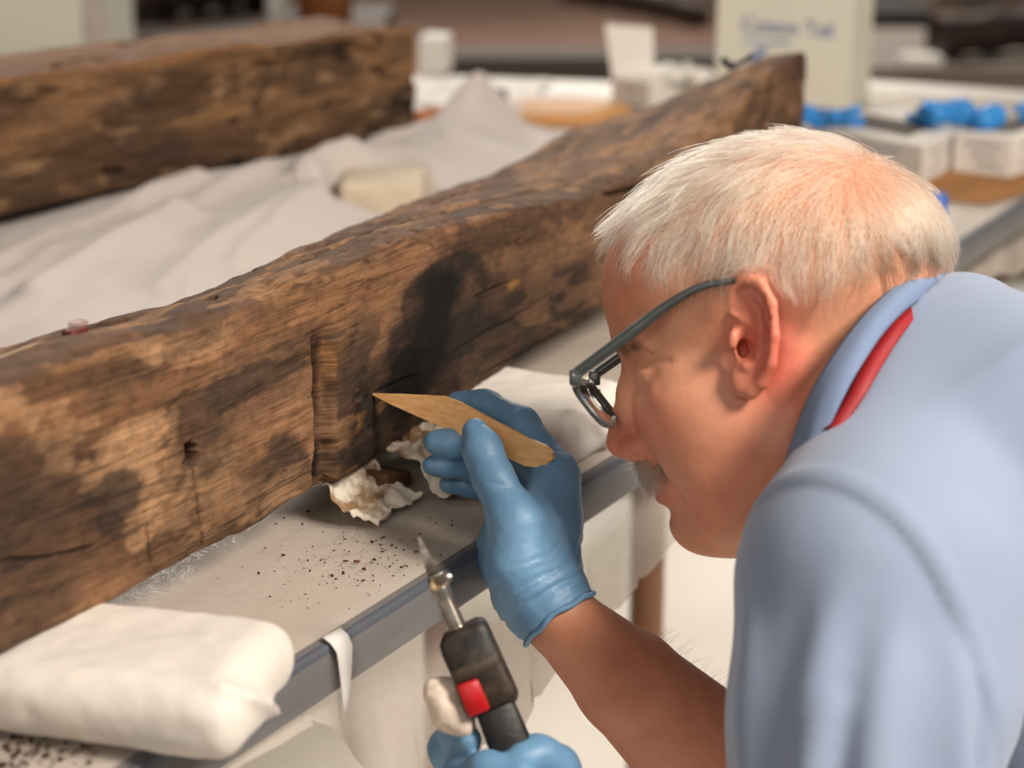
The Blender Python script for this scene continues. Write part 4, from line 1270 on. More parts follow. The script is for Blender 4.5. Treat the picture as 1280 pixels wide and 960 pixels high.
person = empty('person', (0.35, 1.2, 0.0), 'man in light blue polo shirt and blue gloves leaning over the timber', 'person')
pts_all = np.stack([P(770, 200, 1.16), P(757, 560, 1.2), P(1180, 300, 1.2), SHL, SHR, ELR, WRR, ELL, WRL, P(1400, 760, 1.2)])
lo_, hi_ = pts_all.min(0) - 0.11, pts_all.max(0) + 0.11
bv, bf = sd_mesh(body_sd, lo_, hi_, 0.0016, 6)
bq = w2h(bv.astype(np.float32)).astype(float)
bq_m = bq.copy(); bq_m[:, 2] = np.abs(bq[:, 2])
def w2px(p):
    d = p - CAM
    z = d @ FW
    return 640 + FPX * (d @ RX) / z, 480 - FPX * (d @ UP) / z
mx, my = w2px(HO + ((bq_m - np.array([950, 430, 0])) * HS) @ HAX)
def bl2(x, y, rx, ry):
    return np.exp(-((mx - x) / rx) ** 2 - ((my - y) / ry) ** 2)
onhead = sstep(1190, 1120, bq[:, 0]) * sstep(760, 720, bq[:, 1])
red = np.clip(0.9 * bl2(945, 420, 45, 90) + 0.7 * bl2(990, 460, 35, 60) + 0.45 * bl2(820, 530, 50, 45) + 0.6 * bl2(768, 560, 26, 26) + 0.35 * bl2(880, 640, 70, 50) + 0.05 * bl2(960, 210, 160, 60) + 0.35 * bl2(780, 360, 30, 70) + 0.5 * bl2(825, 620, 14, 14) + 0.3 * bl2(950, 580, 70, 60), 0, 1) * onhead
t = NT('skin'); o_ = t.obj()
base = t.mix(t.math('MULTIPLY', t.attr('red').outputs['Fac'], 0.85), srgb(216, 154, 122), srgb(210, 104, 84))
mott = t.ramp(t.noise(o_, 60, 5, 0.6), (0.3, (0.86, 0.80, 0.78, 1)), (0.55, (1, 1, 1, 1)), (0.8, (1.08, 1.08, 1.06, 1)))
c = t.mix(0.8, base, mott, 'MULTIPLY')
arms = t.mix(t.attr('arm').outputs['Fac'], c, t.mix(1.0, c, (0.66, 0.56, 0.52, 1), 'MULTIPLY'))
pore = t.bump(t.noise(o_, 1500, 2), 0.12, 0.0004, t.bump(t.noise(o_, 220, 4, 0.6), 0.22, 0.0012))
t.p(Base__Color=arms, Roughness=0.5, Normal=pore)
t.b.inputs['Subsurface Weight'].default_value = 0.10
t.b.inputs['Subsurface Radius'].default_value = (1.0, 0.35, 0.2)
t.b.inputs['Subsurface Scale'].default_value = 0.004
skin = t.m
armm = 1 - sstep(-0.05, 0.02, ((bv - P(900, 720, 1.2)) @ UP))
armm *= sstep(1.17, 1.21, (bv - CAM) @ FW) * 0 + 1
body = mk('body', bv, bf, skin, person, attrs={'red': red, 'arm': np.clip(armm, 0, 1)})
bn = normals_of(bv, bf)
if ((bn * (bv - bv.mean(0))).sum(1).mean()) < 0:
    bn = -bn
    body.data.flip_normals()

# eyes between the lids
t = NT('eye'); t.p(Base__Color=t.ramp(t.attr('iris').outputs['Fac'], (0.0, srgb(226, 214, 204)), (0.5, srgb(96, 112, 120)), (0.8, srgb(20, 18, 18))), Roughness=0.12)
t.t.nodes['Color Ramp'].color_ramp.interpolation = 'CONSTANT'
for sg in (1, -1):
    bm = bmesh.new(); bmesh.ops.create_uvsphere(bm, u_segments=24, v_segments=16, radius=1)
    dv = np.array([np.array(x.co) for x in bm.verts]); bm.verts.index_update()
    ff = [[x.index for x in q_.verts] for q_ in bm.faces]; bm.free()
    gd = np.array([-0.80, 0.58, 0.0]); gd /= np.linalg.norm(gd)
    cs = dv @ gd
    iris = np.where(cs > 0.97, 0.9, np.where(cs > 0.87, 0.6, 0.0))
    mk('eye', h2w(np.array([818, 472, 62 * sg]) + dv * 20.5), ff, t.m, person, attrs={'iris': iris})

# ---- hair
HAIR_POLY = [(760, 230), (812, 262), (832, 300), (838, 350), (846, 392), (872, 412), (900, 380), (914, 340), (945, 326), (980, 356), (992, 400), (1006, 434), (1040, 420), (1080, 384), (1112, 368), (1150, 352), (1250, 380), (1250, 60), (700, 60), (700, 225)]
FLOW = np.array([(800, 260, -.8, .6), (850, 225, -.92, .35), (920, 180, -.97, .15), (1000, 175, -.85, .2), (850, 300, -.45, .9), (900, 300, -.3, .95), (830, 380, .05, 1), (870, 400, .05, 1), (950, 280, -.35, .93), (1000, 320, -.25, .97), (1010, 400, -.35, .93), (1050, 380, -.4, .9), (1060, 290, -.05, 1), (1110, 260, .45, .88), (1150, 300, .5, .85), (1175, 330, .4, .9), (1100, 340, .1, 1), (1040, 225, -.3, .9), (1080, 200, -.5, .5), (1100, 225, .35, .85), (1050, 185, -.8, .3), (960, 220, -.6, .75)])
def hair_sd(p):
    return head_sd(w2h(p.astype(np.float32))) * HS
def grad(fn, p, e=0.0006):
    g = np.stack([fn(p + np.eye(3)[i] * e) - fn(p - np.eye(3)[i] * e) for i in range(3)], -1)
    return g / np.maximum(np.linalg.norm(g, axis=1, keepdims=True), 1e-9)
def mirror_px(p):
    q = w2h(p.astype(np.float32)).astype(float); q[:, 2] = np.abs(q[:, 2])
    return w2px(HO + ((q - np.array([950, 430, 0])) * HS) @ HAX)
ear_far = ear_sd(bq.astype(np.float32)) > 5
scalp = in_poly(mx, my, HAIR_POLY) & ear_far & (bv[:, 2] > 0.95) & (bq[:, 0] < 1205) & (bq[:, 1] < 470)
sidx = np.where(scalp)[0]
def strands(roots, nrm0, flowfn, length, steps, off, wob, seed, guides=600, clump=0.65):
    R_ = np.random.default_rng(seed); n = len(roots)
    p = roots.copy(); path = [p.copy()]
    jit = R_.normal(0, wob, (n, 2)); bend = R_.normal(0, 0.10, n)
    for i in range(1, steps):
        k = i / (steps - 1)
        x, y = mirror_px(p)
        dx, dy = flowfn(x, y)
        a = bend * k * 2
        dx, dy = dx * np.cos(a) - dy * np.sin(a) + jit[:, 0], dx * np.sin(a) + dy * np.cos(a) + jit[:, 1]
        d3 = dx[:, None] * ER - dy[:, None] * UP
        g = grad(hair_sd, p)
        d3 = d3 - g * (d3 * g).sum(1, keepdims=True)
        d3 /= np.maximum(np.linalg.norm(d3, axis=1, keepdims=True), 1e-6)
        p = p + d3 * (length / (steps - 1))[:, None]
        sd = hair_sd(p)
        tgt = off * k ** 0.7
        p = p + grad(hair_sd, p) * np.clip(tgt - sd, -0.004, 0.004)[:, None]
        path.append(p.copy())
    path = np.stack(path, 1)
    if guides:
        gi = R_.choice(n, min(guides, n), replace=False)
        near = np.concatenate([np.argmin(((roots[c][:, None] - roots[gi][None]) ** 2).sum(-1), 1) for c in np.array_split(np.arange(n), 40)])
        gp = path[gi][near]
        kk = (np.linspace(0, 1, steps)[None, :, None] ** 1.3) * (clump * R_.uniform(0.4, 1.0, (n, 1, 1)))
        path = path * (1 - kk) + gp * kk
    return path
def flow_head(x, y):
    w_ = 1 / (((x[:, None] - FLOW[None, :, 0]) ** 2 + (y[:, None] - FLOW[None, :, 1]) ** 2) + 300) ** 1.5
    dx = (w_ * FLOW[None, :, 2]).sum(1) / w_.sum(1); dy = (w_ * FLOW[None, :, 3]).sum(1) / w_.sum(1)
    n_ = np.sqrt(dx * dx + dy * dy) + 1e-9
    return dx / n_, dy / n_
def strand_mesh(name, path, r0, colors, mat, parent):
    n, s, _ = path.shape
    tg2 = np.gradient(path, axis=1); tg2 /= np.maximum(np.linalg.norm(tg2, axis=-1, keepdims=True), 1e-9)
    ref = np.cross(tg2, np.array([0.3, 0.5, 0.8])); ref /= np.maximum(np.linalg.norm(ref, axis=-1, keepdims=True), 1e-9)
    bi = np.cross(tg2, ref)
    rad = r0[:, None] * (1 - 0.75 * np.linspace(0, 1, s)[None] ** 2)
    ring = []
    for k in range(3):
        a = 2 * math.pi * k / 3
        ring.append(path + (ref * math.cos(a) + bi * math.sin(a)) * rad[..., None])
    V = np.stack(ring, 2).reshape(-1, 3)
    b = np.arange(n)[:, None, None] * (s * 3) + np.arange(s - 1)[None, :, None] * 3
    k = np.arange(3)[None, None]
    k2 = (k + 1) % 3
    Fq = np.stack([b + k, b + k2, b + 3 + k2, b + 3 + k], -1).reshape(-1, 4)
    return mk(name, V, Fq, mat, parent, attrs={'col': np.repeat(colors, s * 3, 0)})
def strand_curves(name, path, r0, colors, mat, parent):
    n, k, _ = path.shape
    hc_ = bpy.data.hair_curves.new(name)
    hc_.add_curves([k] * n)
    off = np.array(parent.location)
    hc_.attributes['position'].data.foreach_set('vector', (path - off).astype(np.float32).ravel())
    ra = hc_.attributes.get('radius') or hc_.attributes.new('radius', 'FLOAT', 'POINT')
    ra.data.foreach_set('value', (r0[:, None] * (1 - 0.7 * np.linspace(0, 1, k)[None] ** 2)).astype(np.float32).ravel())
    ca = hc_.attributes.new('col', 'FLOAT_COLOR', 'CURVE')
    ca.data.foreach_set('color', np.concatenate([colors, np.ones((n, 1))], 1).astype(np.float32).ravel())
    hc_.materials.append(mat)
    o = link(bpy.data.objects.new(name, hc_)); o.parent = parent
    return o
hm = NT('hair_white')
hb_ = hm.n('ShaderNodeBsdfHairPrincipled', _parametrization='COLOR')
hm.set(hb_.inputs['Color'], hm.attr('col').outputs['Color'])
hb_.inputs['Roughness'].default_value = 0.32
hb_.inputs['Radial Roughness'].default_value = 0.5
hb_.inputs['Random Roughness'].default_value = 0.2
hm.t.links.new(hb_.outputs[0], hm.out.inputs[0])
t = NT('hair')
t.p(Base__Color=t.attr('col').outputs['Color'], Roughness=0.36)
t.b.inputs['Specular IOR Level'].default_value = 0.6
tl = t.n('ShaderNodeBsdfTranslucent', Color=t.attr('col').outputs['Color'])
mh = t.n('ShaderNodeMixShader', i0=0.55, i1=t.b.outputs[0], i2=tl.outputs[0])
t.t.links.new(mh.outputs[0], t.out.inputs[0])
hairm = t.m
NH = 9500
tri_w = np.where((my[sidx] < 250) & (mx[sidx] > 880) & (mx[sidx] < 1060), 1.15, 1.0) * np.where(bq[sidx, 2] < -60, 0.35, 1.0)
pick_ = rng.choice(sidx, NH, p=tri_w / tri_w.sum())
roots = bv[pick_] + rng.normal(0, 0.0006, (NH, 3))
rx_, ry_ = mx[pick_], my[pick_]
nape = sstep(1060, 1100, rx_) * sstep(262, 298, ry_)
side = sstep(250, 330, ry_)
ln_ = (0.036 - 0.008 * side) * rng.uniform(0.55, 1.35, NH) * (1 - 0.5 * nape)
burn = (rx_ < 905) & (ry_ > 370); ln_[burn] *= 0.7
front_ = (rx_ < 830) & (ry_ < 310); ln_[front_] *= 1.1
off_ = rng.uniform(0.0012, 0.0100, NH) * (1 - 0.4 * nape)
fly = rng.random(NH) < 0.035
off_[fly] += rng.uniform(0.002, 0.008, fly.sum())
wsp = np.where((rx_ < 880) & (ry_ < 310))[0]
wsp = rng.choice(wsp, min(220, len(wsp)), replace=False)
off_[wsp] = rng.uniform(0.006, 0.016, len(wsp)); ln_[wsp] = rng.uniform(0.028, 0.048, len(wsp))
path = strands(roots, None, flow_head, ln_, 9, off_, 0.30, 11, 420, 0.94)
hc = np.array(srgb(238, 216, 182)[:3])[None] * np.where(rng.random((NH, 1)) < 0.33, rng.uniform(0.12, 0.4, (NH, 1)), rng.uniform(0.88, 1.04, (NH, 1)))
hc = hc * (0.88 + 0.45 * fbm(roots * 110, 2, 501))[:, None]
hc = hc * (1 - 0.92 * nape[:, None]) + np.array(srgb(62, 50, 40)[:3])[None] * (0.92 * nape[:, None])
topd = sstep(290, 220, ry_)[:, None] * 0.3
hc = hc * (1 - topd) + np.array(srgb(206, 178, 148)[:3])[None] * topd
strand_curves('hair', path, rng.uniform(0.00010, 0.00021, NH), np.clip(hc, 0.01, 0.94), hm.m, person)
# moustache
mm = (((mx - 812) / 24) ** 2 + ((my - 586) / 16) ** 2 < 1) & (np.abs(bq[:, 2]) < 66) & (bq[:, 0] < 862) & (bq[:, 1] > 572) & (bq[:, 1] < 602)
mi = np.where(mm)[0]
if len(mi):
    pk = rng.choice(mi, 900)
    fl_m = lambda x, y: (np.full_like(x, 0.05), np.full_like(x, 1.0))
    mp = strands(bv[pk] + rng.normal(0, 0.0004, (900, 3)), None, fl_m, rng.uniform(0.006, 0.012, 900), 6, rng.uniform(0.002, 0.007, 900), 0.25, 12, 0, 0)
    mcol = np.array(srgb(228, 210, 186)[:3])[None] * rng.uniform(0.5, 1.1, (900, 1))
    strand_curves('moustache', mp, rng.uniform(0.00012, 0.0002, 900), np.clip(mcol * 0.26, 0.02, 0.9), hm.m, person)
# eyebrows
for sg in (1, -1):
    eb = np.where((np.abs(mx - 790) < 22) & (np.abs(my - 428) < 9) & (bq[:, 2] * sg > 25) & (bq[:, 2] * sg < 95))[0]
    if len(eb):
        pk = rng.choice(eb, 130)
        fl_e = lambda x, y: (np.full_like(x, 0.9), np.full_like(x, 0.3))
        ep = strands(bv[pk], None, fl_e, rng.uniform(0.005, 0.009, 130), 5, rng.uniform(0.0006, 0.002, 130), 0.3, 13, 0, 0)
        strand_mesh('eyebrow', ep, np.full(130, 0.0001), np.array(srgb(190, 165, 138)[:3])[None] * rng.uniform(0.6, 1.2, (130, 1)), hairm, person)
# forearm hair on the right arm
axr = (WRR - ELR) / np.linalg.norm(WRR - ELR)
rel = bv - ELR; al = rel @ axr
fa = np.where((al > 0.02) & (al < 0.19) & (np.linalg.norm(rel - al[:, None] * axr, axis=1) < 0.055) & ((bn @ UP) > -0.2))[0]
if len(fa):
    pk = rng.choice(fa, 420); nb_ = bn[pk]
    l_ = rng.uniform(0.006, 0.014, (420, 1))
    dr = -axr[None] * 0.1 + nb_ * 0.7 + UP[None] * 0.25 + RX[None] * 0.35 + rng.normal(0, 0.3, (420, 3))
    pa = np.stack([bv[pk] + dr * l_ * k + RX[None] * l_ * 0.25 * k * k for k in np.linspace(0, 1, 5)], 1)
    strand_mesh('arm_hair', pa, np.full(420, 0.00005), np.array(srgb(120, 84, 56)[:3])[None] * rng.uniform(0.6, 1.3, (420, 1)), hairm, person)

# ---- shirt
TA = np.array([0.90, -0.43]); TA /= np.linalg.norm(TA)           # torso axis in the picture plane (right, up)
TX = RX * TA[0] + UP * TA[1]; TN = -RX * TA[1] + UP * TA[0]        # along the spine to the hips, towards the back
T0 = P(1120, 548, 1.20)
def torso_sd(p):
    f32 = lambda a: np.asarray(a, np.float32)
    ax = np.stack([TX, TN, FW])
    d = sd_ell(p, f32(T0 + TX * 0.22 - TN * 0.012), (0.30, 0.112, 0.170), ax)
    d = smin(d, sd_cap(p, f32(T0 + TX * 0.30), f32(T0 + TX * 0.62), 0.13, 0.14), 0.06)
    d = smin(d, sd_cap(p, f32(P(1130, 520, 1.12)), f32(SHL + UP * 0.012 + RX * 0.012), 0.056, 0.066), 0.05)
    d = smin(d, sd_cap(p, f32(P(1150, 505, 1.26)), f32(SHR), 0.056, 0.066), 0.05)
    d = smin(d, sd_cap(p, f32(P(1205, 428, 1.13)), f32(P(1300, 520, 1.08)), 0.036, 0.06), 0.05)
    d = smin(d, sd_cap(p, f32(P(1265, 780, 1.16)), f32(P(1500, 1010, 1.2)), 0.095, 0.15), 0.04)
    d = smin(d, sd_cap(p, f32(SHL + UP * 0.005), f32(P(1105, 860, 1.02)), 0.070, 0.070), 0.03)
    return d
ARM_AX = [P(1088, 735, 1.035), P(1078, 900, 1.015), P(1075, 1130, 1.0)]
def sleeve_raw(p):
    f32 = lambda a: np.asarray(a, np.float32)
    return sd_poly(p, [f32(a) for a in ARM_AX], [0.069, 0.066, 0.068], 0.02)
def trace(fn, x, y, d0=0.8, d1=1.6):
    ds_ = np.linspace(d0, d1, 900)
    r = ray(x, y); p = CAM + r[None] * ds_[:, None]
    f_ = fn(p.astype(np.float32))
    i = np.argmax(f_ < 0)
    return p[i] if f_[i] < 0 else None
seam_px = [(985, 602), (1030, 608), (1080, 628), (1130, 665), (1175, 725), (1210, 800), (1232, 880), (1241, 950)]
sp3 = [trace(torso_sd, x, y) for x, y in seam_px]
sp3 = np.array([s_ for s_ in sp3 if s_ is not None])
scn = sp3.mean(0); u_, s_, vt = np.linalg.svd(sp3 - scn); sn = vt[2]
if (ARM_AX[1] - scn) @ sn < 0: sn = -sn
fold_lines = [([(1000, 700), (990, 800), (975, 960)], 0.016, -0.0022), ([(1060, 690), (1030, 800), (1005, 960)], 0.012, 0.005), ([(1100, 740), (1060, 850), (1040, 960)], 0.012, -0.004),
              ([(1120, 760), (1100, 860), (1090, 960)], 0.012, 0.004), ([(1180, 760), (1200, 860), (1205, 960)], 0.008, 0.006), ([(1205, 800), (1220, 880), (1222, 960)], 0.006, -0.006),
              ([(940, 660), (935, 800), (930, 960)], 0.010, 0.003), ([(1060, 840), (1030, 900), (1020, 960)], 0.008, 0.004), ([(1150, 700), (1160, 800), (1150, 960)], 0.012, -0.003)]
fl3 = []
for pts, wd, am in fold_lines:
    q_ = [trace(sleeve_raw, x, y) for x, y in pts]
    q_ = [a for a in q_ if a is not None]
    if len(q_) > 1: fl3.append((np.array(q_), wd, am))
def sleeve_sd(p):
    d = sleeve_raw(p) + 0.001
    dd = 0
    for pts, wd, am in fl3:
        ds_, pr = poly_dist(p, pts)
        dd = dd + 1.25 * am * np.exp(-(ds_ / wd) ** 2) * (0.25 + 0.75 * sstep(0.0, 0.45, pr))
    return d - dd
def shirt_sd(p):
    tor = torso_sd(p)
    e = (p - scn.astype(np.float32)) @ sn.astype(np.float32)
    body_ = smax(tor, e, 0.003)
    # far sleeve
    fs = sd_cap(p, np.asarray(SHR, np.float32), np.asarray(SHR + (ELR - SHR) * 0.55, np.float32), 0.066, 0.062)
    slv = smax(smin(sleeve_sd(p), smax(tor + 0.0035, -e - 0.02, 0.002), 0.012), -(p[:, 2] - 0.70) * -1 if False else -e - 0.03, 0.004)
    d = smin(body_, slv, 0.0022)
    d = smin(d, fs, 0.03)
    # topstitched band beside the seam
    d = d - 0.0009 * np.exp(-((e + 0.007) / 0.0035) ** 2)
    nz = 0.0016 * fbm(p * np.array([9, 9, 9], np.float32), 3, 300)
    d = d - nz
    # open at the neck, cut off at the waist and sleeve hem
    q = w2h(p)
    nearh = (d < 0.02) & (((q - np.array([1000, 450, 0], np.float32)) ** 2).sum(1) < 330 ** 2)
    if nearh.any():
        d[nearh] = smax(d[nearh], -(head_sd(q[nearh]) * HS - 0.003), 0.004)
    return d
lo_ = np.array([P(900, 480, 1.0)[0] - 0.01, 0.80, 0.60]); hi_ = np.array([0.66, 1.62, 1.36])
v, f = sd_mesh(shirt_sd, lo_, hi_, 0.0026, 5)
t = NT('polo_blue'); o_ = t.obj()
c = t.ramp(t.noise(o_, 8, 4), (0.3, srgb(136, 150, 177)), (0.7, srgb(146, 160, 185)))
wv = t.bump(t.noise(o_, 1800, 1), 0.18, 0.0004, t.bump(t.noise(o_, 45, 3), 0.12, 0.003))
t.p(Base__Color=c, Roughness=0.85, Normal=wv); t.b.inputs['Sheen Weight'].default_value = 0.25
polo = t.m
shirt = mk('shirt', v, f, polo, person)
shirt['label'] = 'light blue knit polo shirt'
fixn(shirt)
# collar: ribbed band round the neck (near half measured, far half mirrored in the body's middle plane)
top_px = [(1168, 341, 1.135), (1130, 352, 1.105), (1086, 390, 1.080), (1046, 440, 1.066), (1016, 490, 1.062), (993, 548, 1.068), (972, 620, 1.09), (958, 690, 1.13)]
low_px = [(1186, 366, 1.140), (1146, 376, 1.100), (1106, 412, 1.070), (1070, 466, 1.050), (1042, 522, 1.044), (1012, 585, 1.050), (990, 655, 1.075), (972, 730, 1.125)]
def ring(pxs, dm=1.175):
    nr = [P(*q) for q in pxs]
    fr = [(lambda w_: w_ + FW * 2 * (dm - (w_ - CAM) @ FW))(w_) for w_ in nr]
    return spline(nr + fr[::-1] + [nr[0]], 161)[:-1]
tr_, lr_ = ring(top_px), ring(low_px)
rows = 10
cv = []
for k in np.linspace(0, 1, rows):
    mid = tr_ * (1 - k) + lr_ * k
    out = mid - mid.mean(0); out /= np.linalg.norm(out, axis=1, keepdims=True)
    cv.append(mid + out * 0.005 * np.sin(np.pi * k))
cv = np.stack(cv, 0).reshape(-1, 3)
t = NT('polo_rib'); uvv = t.attr('st').outputs['Vector']
wv_ = t.n('ShaderNodeTexWave', Vector=uvv, Scale=1.0, Distortion=0.3).outputs['Fac']
t.p(Base__Color=t.ramp(wv_, (0.0, srgb(114, 134, 170)), (1.0, srgb(136, 154, 186))), Roughness=0.85, Normal=t.bump(wv_, 0.4, 0.0008))
cu_ = np.stack(np.meshgrid(np.arange(rows) * 12.0, np.arange(160) * 0.0, indexing='ij'), -1).reshape(-1, 2)
col_ = mk('collar', cv, grid_faces(rows, 160, wrap_v=True), t.m, shirt, uv=cu_)
s_ = col_.modifiers.new('thick', 'SOLIDIFY'); s_.thickness = 0.0028; s_.offset = 0
# inner fall of the collar that closes the gap to the neck
inn = tr_.mean(0) + (tr_ - tr_.mean(0)) * 0.93 + (lr_ - tr_) * 0.8
iv = np.concatenate([tr_, inn])
mk('collar_stand', iv, grid_faces(2, 160, wrap_v=True), polo, shirt)

# ---- lanyard
la = [(1180, 362), (1150, 373), (1118, 397), (1092, 430), (1068, 470), (1048, 505), (1030, 538)]
lb = [(1186, 366), (1158, 385), (1132, 412), (1108, 448), (1086, 485), (1066, 515), (1044, 544)]
def onsh(x, y, lift):
    w_ = trace(shirt_sd, x, y, 0.95, 1.4)
    return w_
A_, B_2 = [], []
dz_a = np.interp(np.arange(7), [0, 2, 4, 6], [1.128, 1.082, 1.052, 1.040])
LA3 = spline([P(x, y, d_ + 0.004) for (x, y), d_ in zip(la, dz_a)], 40)
LB3 = spline([P(x, y, d_ - 0.004) for (x, y), d_ in zip(lb, dz_a)], 40)
lv = np.concatenate([LA3, LB3])
lan = mk('lanyard', lv, grid_faces(2, 40), plain('lanyard_red', srgb(150, 24, 30), 0.6, 0.1, 300, 0.3), None)
s_ = lan.modifiers.new('thick', 'SOLIDIFY'); s_.thickness = 0.0022; s_.offset = 0
tag(lan, 'red lanyard ribbon tucked under the man\'s shirt collar', 'lanyard')

# ---- glasses
gl = empty('eyeglasses', h2w(hp(740, 500, 0)), 'dark grey framed eyeglasses low on the man\'s nose', 'glasses')
fm = plain('frame_grey', srgb(70, 74, 74), 0.32, 0.08, 200, 0.05)
fm.node_tree.nodes['Principled BSDF'].inputs['Metallic'].default_value = 0.2
tc, bc_ = hp(722, 476, 132), hp(768, 528, 75)
dn_ = np.array([bc_[0] - tc[0], bc_[1] - tc[1], 0]); hgt = np.linalg.norm(dn_); dn_ /= hgt
for sgn in (1, -1):
    cen_ = np.array([tc[0], tc[1], 0]) + dn_ * hgt * 0.5
    def rimpt(a, kx=1.0):
        ca, sa = math.cos(a), math.sin(a)
        ex_ = abs(ca) ** 0.55 * math.copysign(1, ca); ey_ = abs(sa) ** 0.55 * math.copysign(1, sa)
        l_ = 78 + 60 * kx * ex_
        fwd = -0.0016 * (l_ - 10) ** 2 * 0.35
        nrm_ = np.array([-dn_[1], dn_[0], 0])
        return cen_ + dn_ * (hgt * 0.5 * kx * ey_) + np.array([0, 0, l_ * sgn]) - nrm_ * fwd
    rp = np.array([h2w(rimpt(a)) for a in np.linspace(0, 2 * math.pi, 48, endpoint=False)])
    v, f = tube(rp, 0.0019, 8, closed=True)
    mk('rim', v, f, fm, gl)
    # lens
    rr = [np.array([h2w(rimpt(a, k)) for a in np.linspace(0, 2 * math.pi, 48, endpoint=False)]) for k in (0.98, 0.66, 0.33)]
    lv = np.concatenate(rr + [h2w(rimpt(0, 0.0))[None]])
    lf = grid_faces(3, 48, wrap_v=True).tolist() + [[96 + i, 96 + (i + 1) % 48, 144] for i in range(48)]
    t = NT('lens_glass'); t.p(Base__Color=(0.9, 0.92, 0.9, 1), Roughness=0.03)
    glo = t.n('ShaderNodeBsdfGlossy', Color=(0.9, 0.9, 0.9, 1), Roughness=0.03)
    trn = t.n('ShaderNodeBsdfTransparent', Color=(0.86, 0.86, 0.84, 1))
    fr_n = t.n('ShaderNodeFresnel', IOR=1.5)
    mxs = t.n('ShaderNodeMixShader', i0=fr_n.outputs[0], i1=trn.outputs[0], i2=glo.outputs[0])
    t.t.links.new(mxs.outputs[0], t.out.inputs[0])
    mk('lens', lv, lf, t.m, gl)
    # temple arm
    S3 = lambda x, y, l: np.array([*hp(x, y, l)[:2], l * sgn])
    tp_ = [S3(717, 469, 140), S3(765, 434, 146), S3(803, 405, 150), S3(834, 382, 155), S3(875, 359, 161), S3(920, 350, 164)]
    tp_ = spline([h2w(q_) for q_ in tp_], 40)
    v, f = tube(tp_, np.interp(np.linspace(0, 1, 40), [0, 0.35, 0.6, 1], [0.0032, 0.0036, 0.0028, 0.0018]), 10)
    tm = mk('temple', v, f, fm, gl)
    v, f = obox(h2w(S3(720, 472, 138)), [ER, -UP, EL], (0.0034, 0.0044, 0.004), 0.0012)
    mk('hinge', v, f, fm, tm)
br = [h2w(np.array([*(cen_ - dn_ * hgt * 0.18)[:2], l_]) + np.array([-4 * (1 - abs(l_) / 20), -3, 0])) for l_ in (-20, -10, 0, 10, 20)]
v, f = tube(spline(br, 16), 0.0016, 8); mk('bridge', v, f, fm, gl)

# ---- right hand in glove, holding the pick
t = NT('nitrile_blue'); o_ = t.obj()
c = t.ramp(t.noise(o_, 22, 4), (0.3, srgb(90, 132, 168)), (0.7, srgb(108, 150, 184)))
wrk = t.noise(t.mapping(o_, (1, 1, 1)), 130, 4, 0.6, 1.5)
t.p(Base__Color=c, Roughness=0.48, Normal=t.bump(wrk, 0.25, 0.0010, t.bump(t.noise(o_, 900, 2), 0.15, 0.0003)))
t.b.inputs['Subsurface Weight'].default_value = 0.1
t.b.inputs['Subsurface Scale'].default_value = 0.003
nitrile = t.m
px2 = lambda r, d=1.2: r * d / FPX
def chain(p, pts, k=0.006):
    w_ = [np.asarray(P(x, y, d), np.float32) for x, y, d, r in pts]
    return sd_poly(p, w_, [px2(r, d) for x, y, d, r in pts], k)
F_INDEX = [(573, 503, 1.262, 14.5), (606, 506, 1.258, 18), (652, 530, 1.245, 20.5), (694, 588, 1.228, 24)]
F_THUMB = [(594, 540, 1.206, 17), (603, 562, 1.200, 24), (617, 598, 1.194, 25), (645, 655, 1.188, 31)]
F_MID = [(545, 553, 1.252, 16), (562, 555, 1.252, 17.5), (604, 556, 1.262, 18.5), (650, 566, 1.265, 20), (690, 606, 1.250, 24)]
F_RING = [(540, 582, 1.256, 12), (556, 582, 1.258, 14), (600, 588, 1.270, 17), (644, 600, 1.276, 19), (682, 640, 1.262, 23)]
F_LIT = [(560, 606, 1.275, 11), (586, 606, 1.280, 14), (622, 616, 1.284, 16), (668, 668, 1.270, 21)]
def fingers_sd(p):
    d = chain(p, F_INDEX)
    for c_ in (F_MID, F_RING, F_LIT):
        d = smin(d, chain(p, c_), 0.0022)
    return d
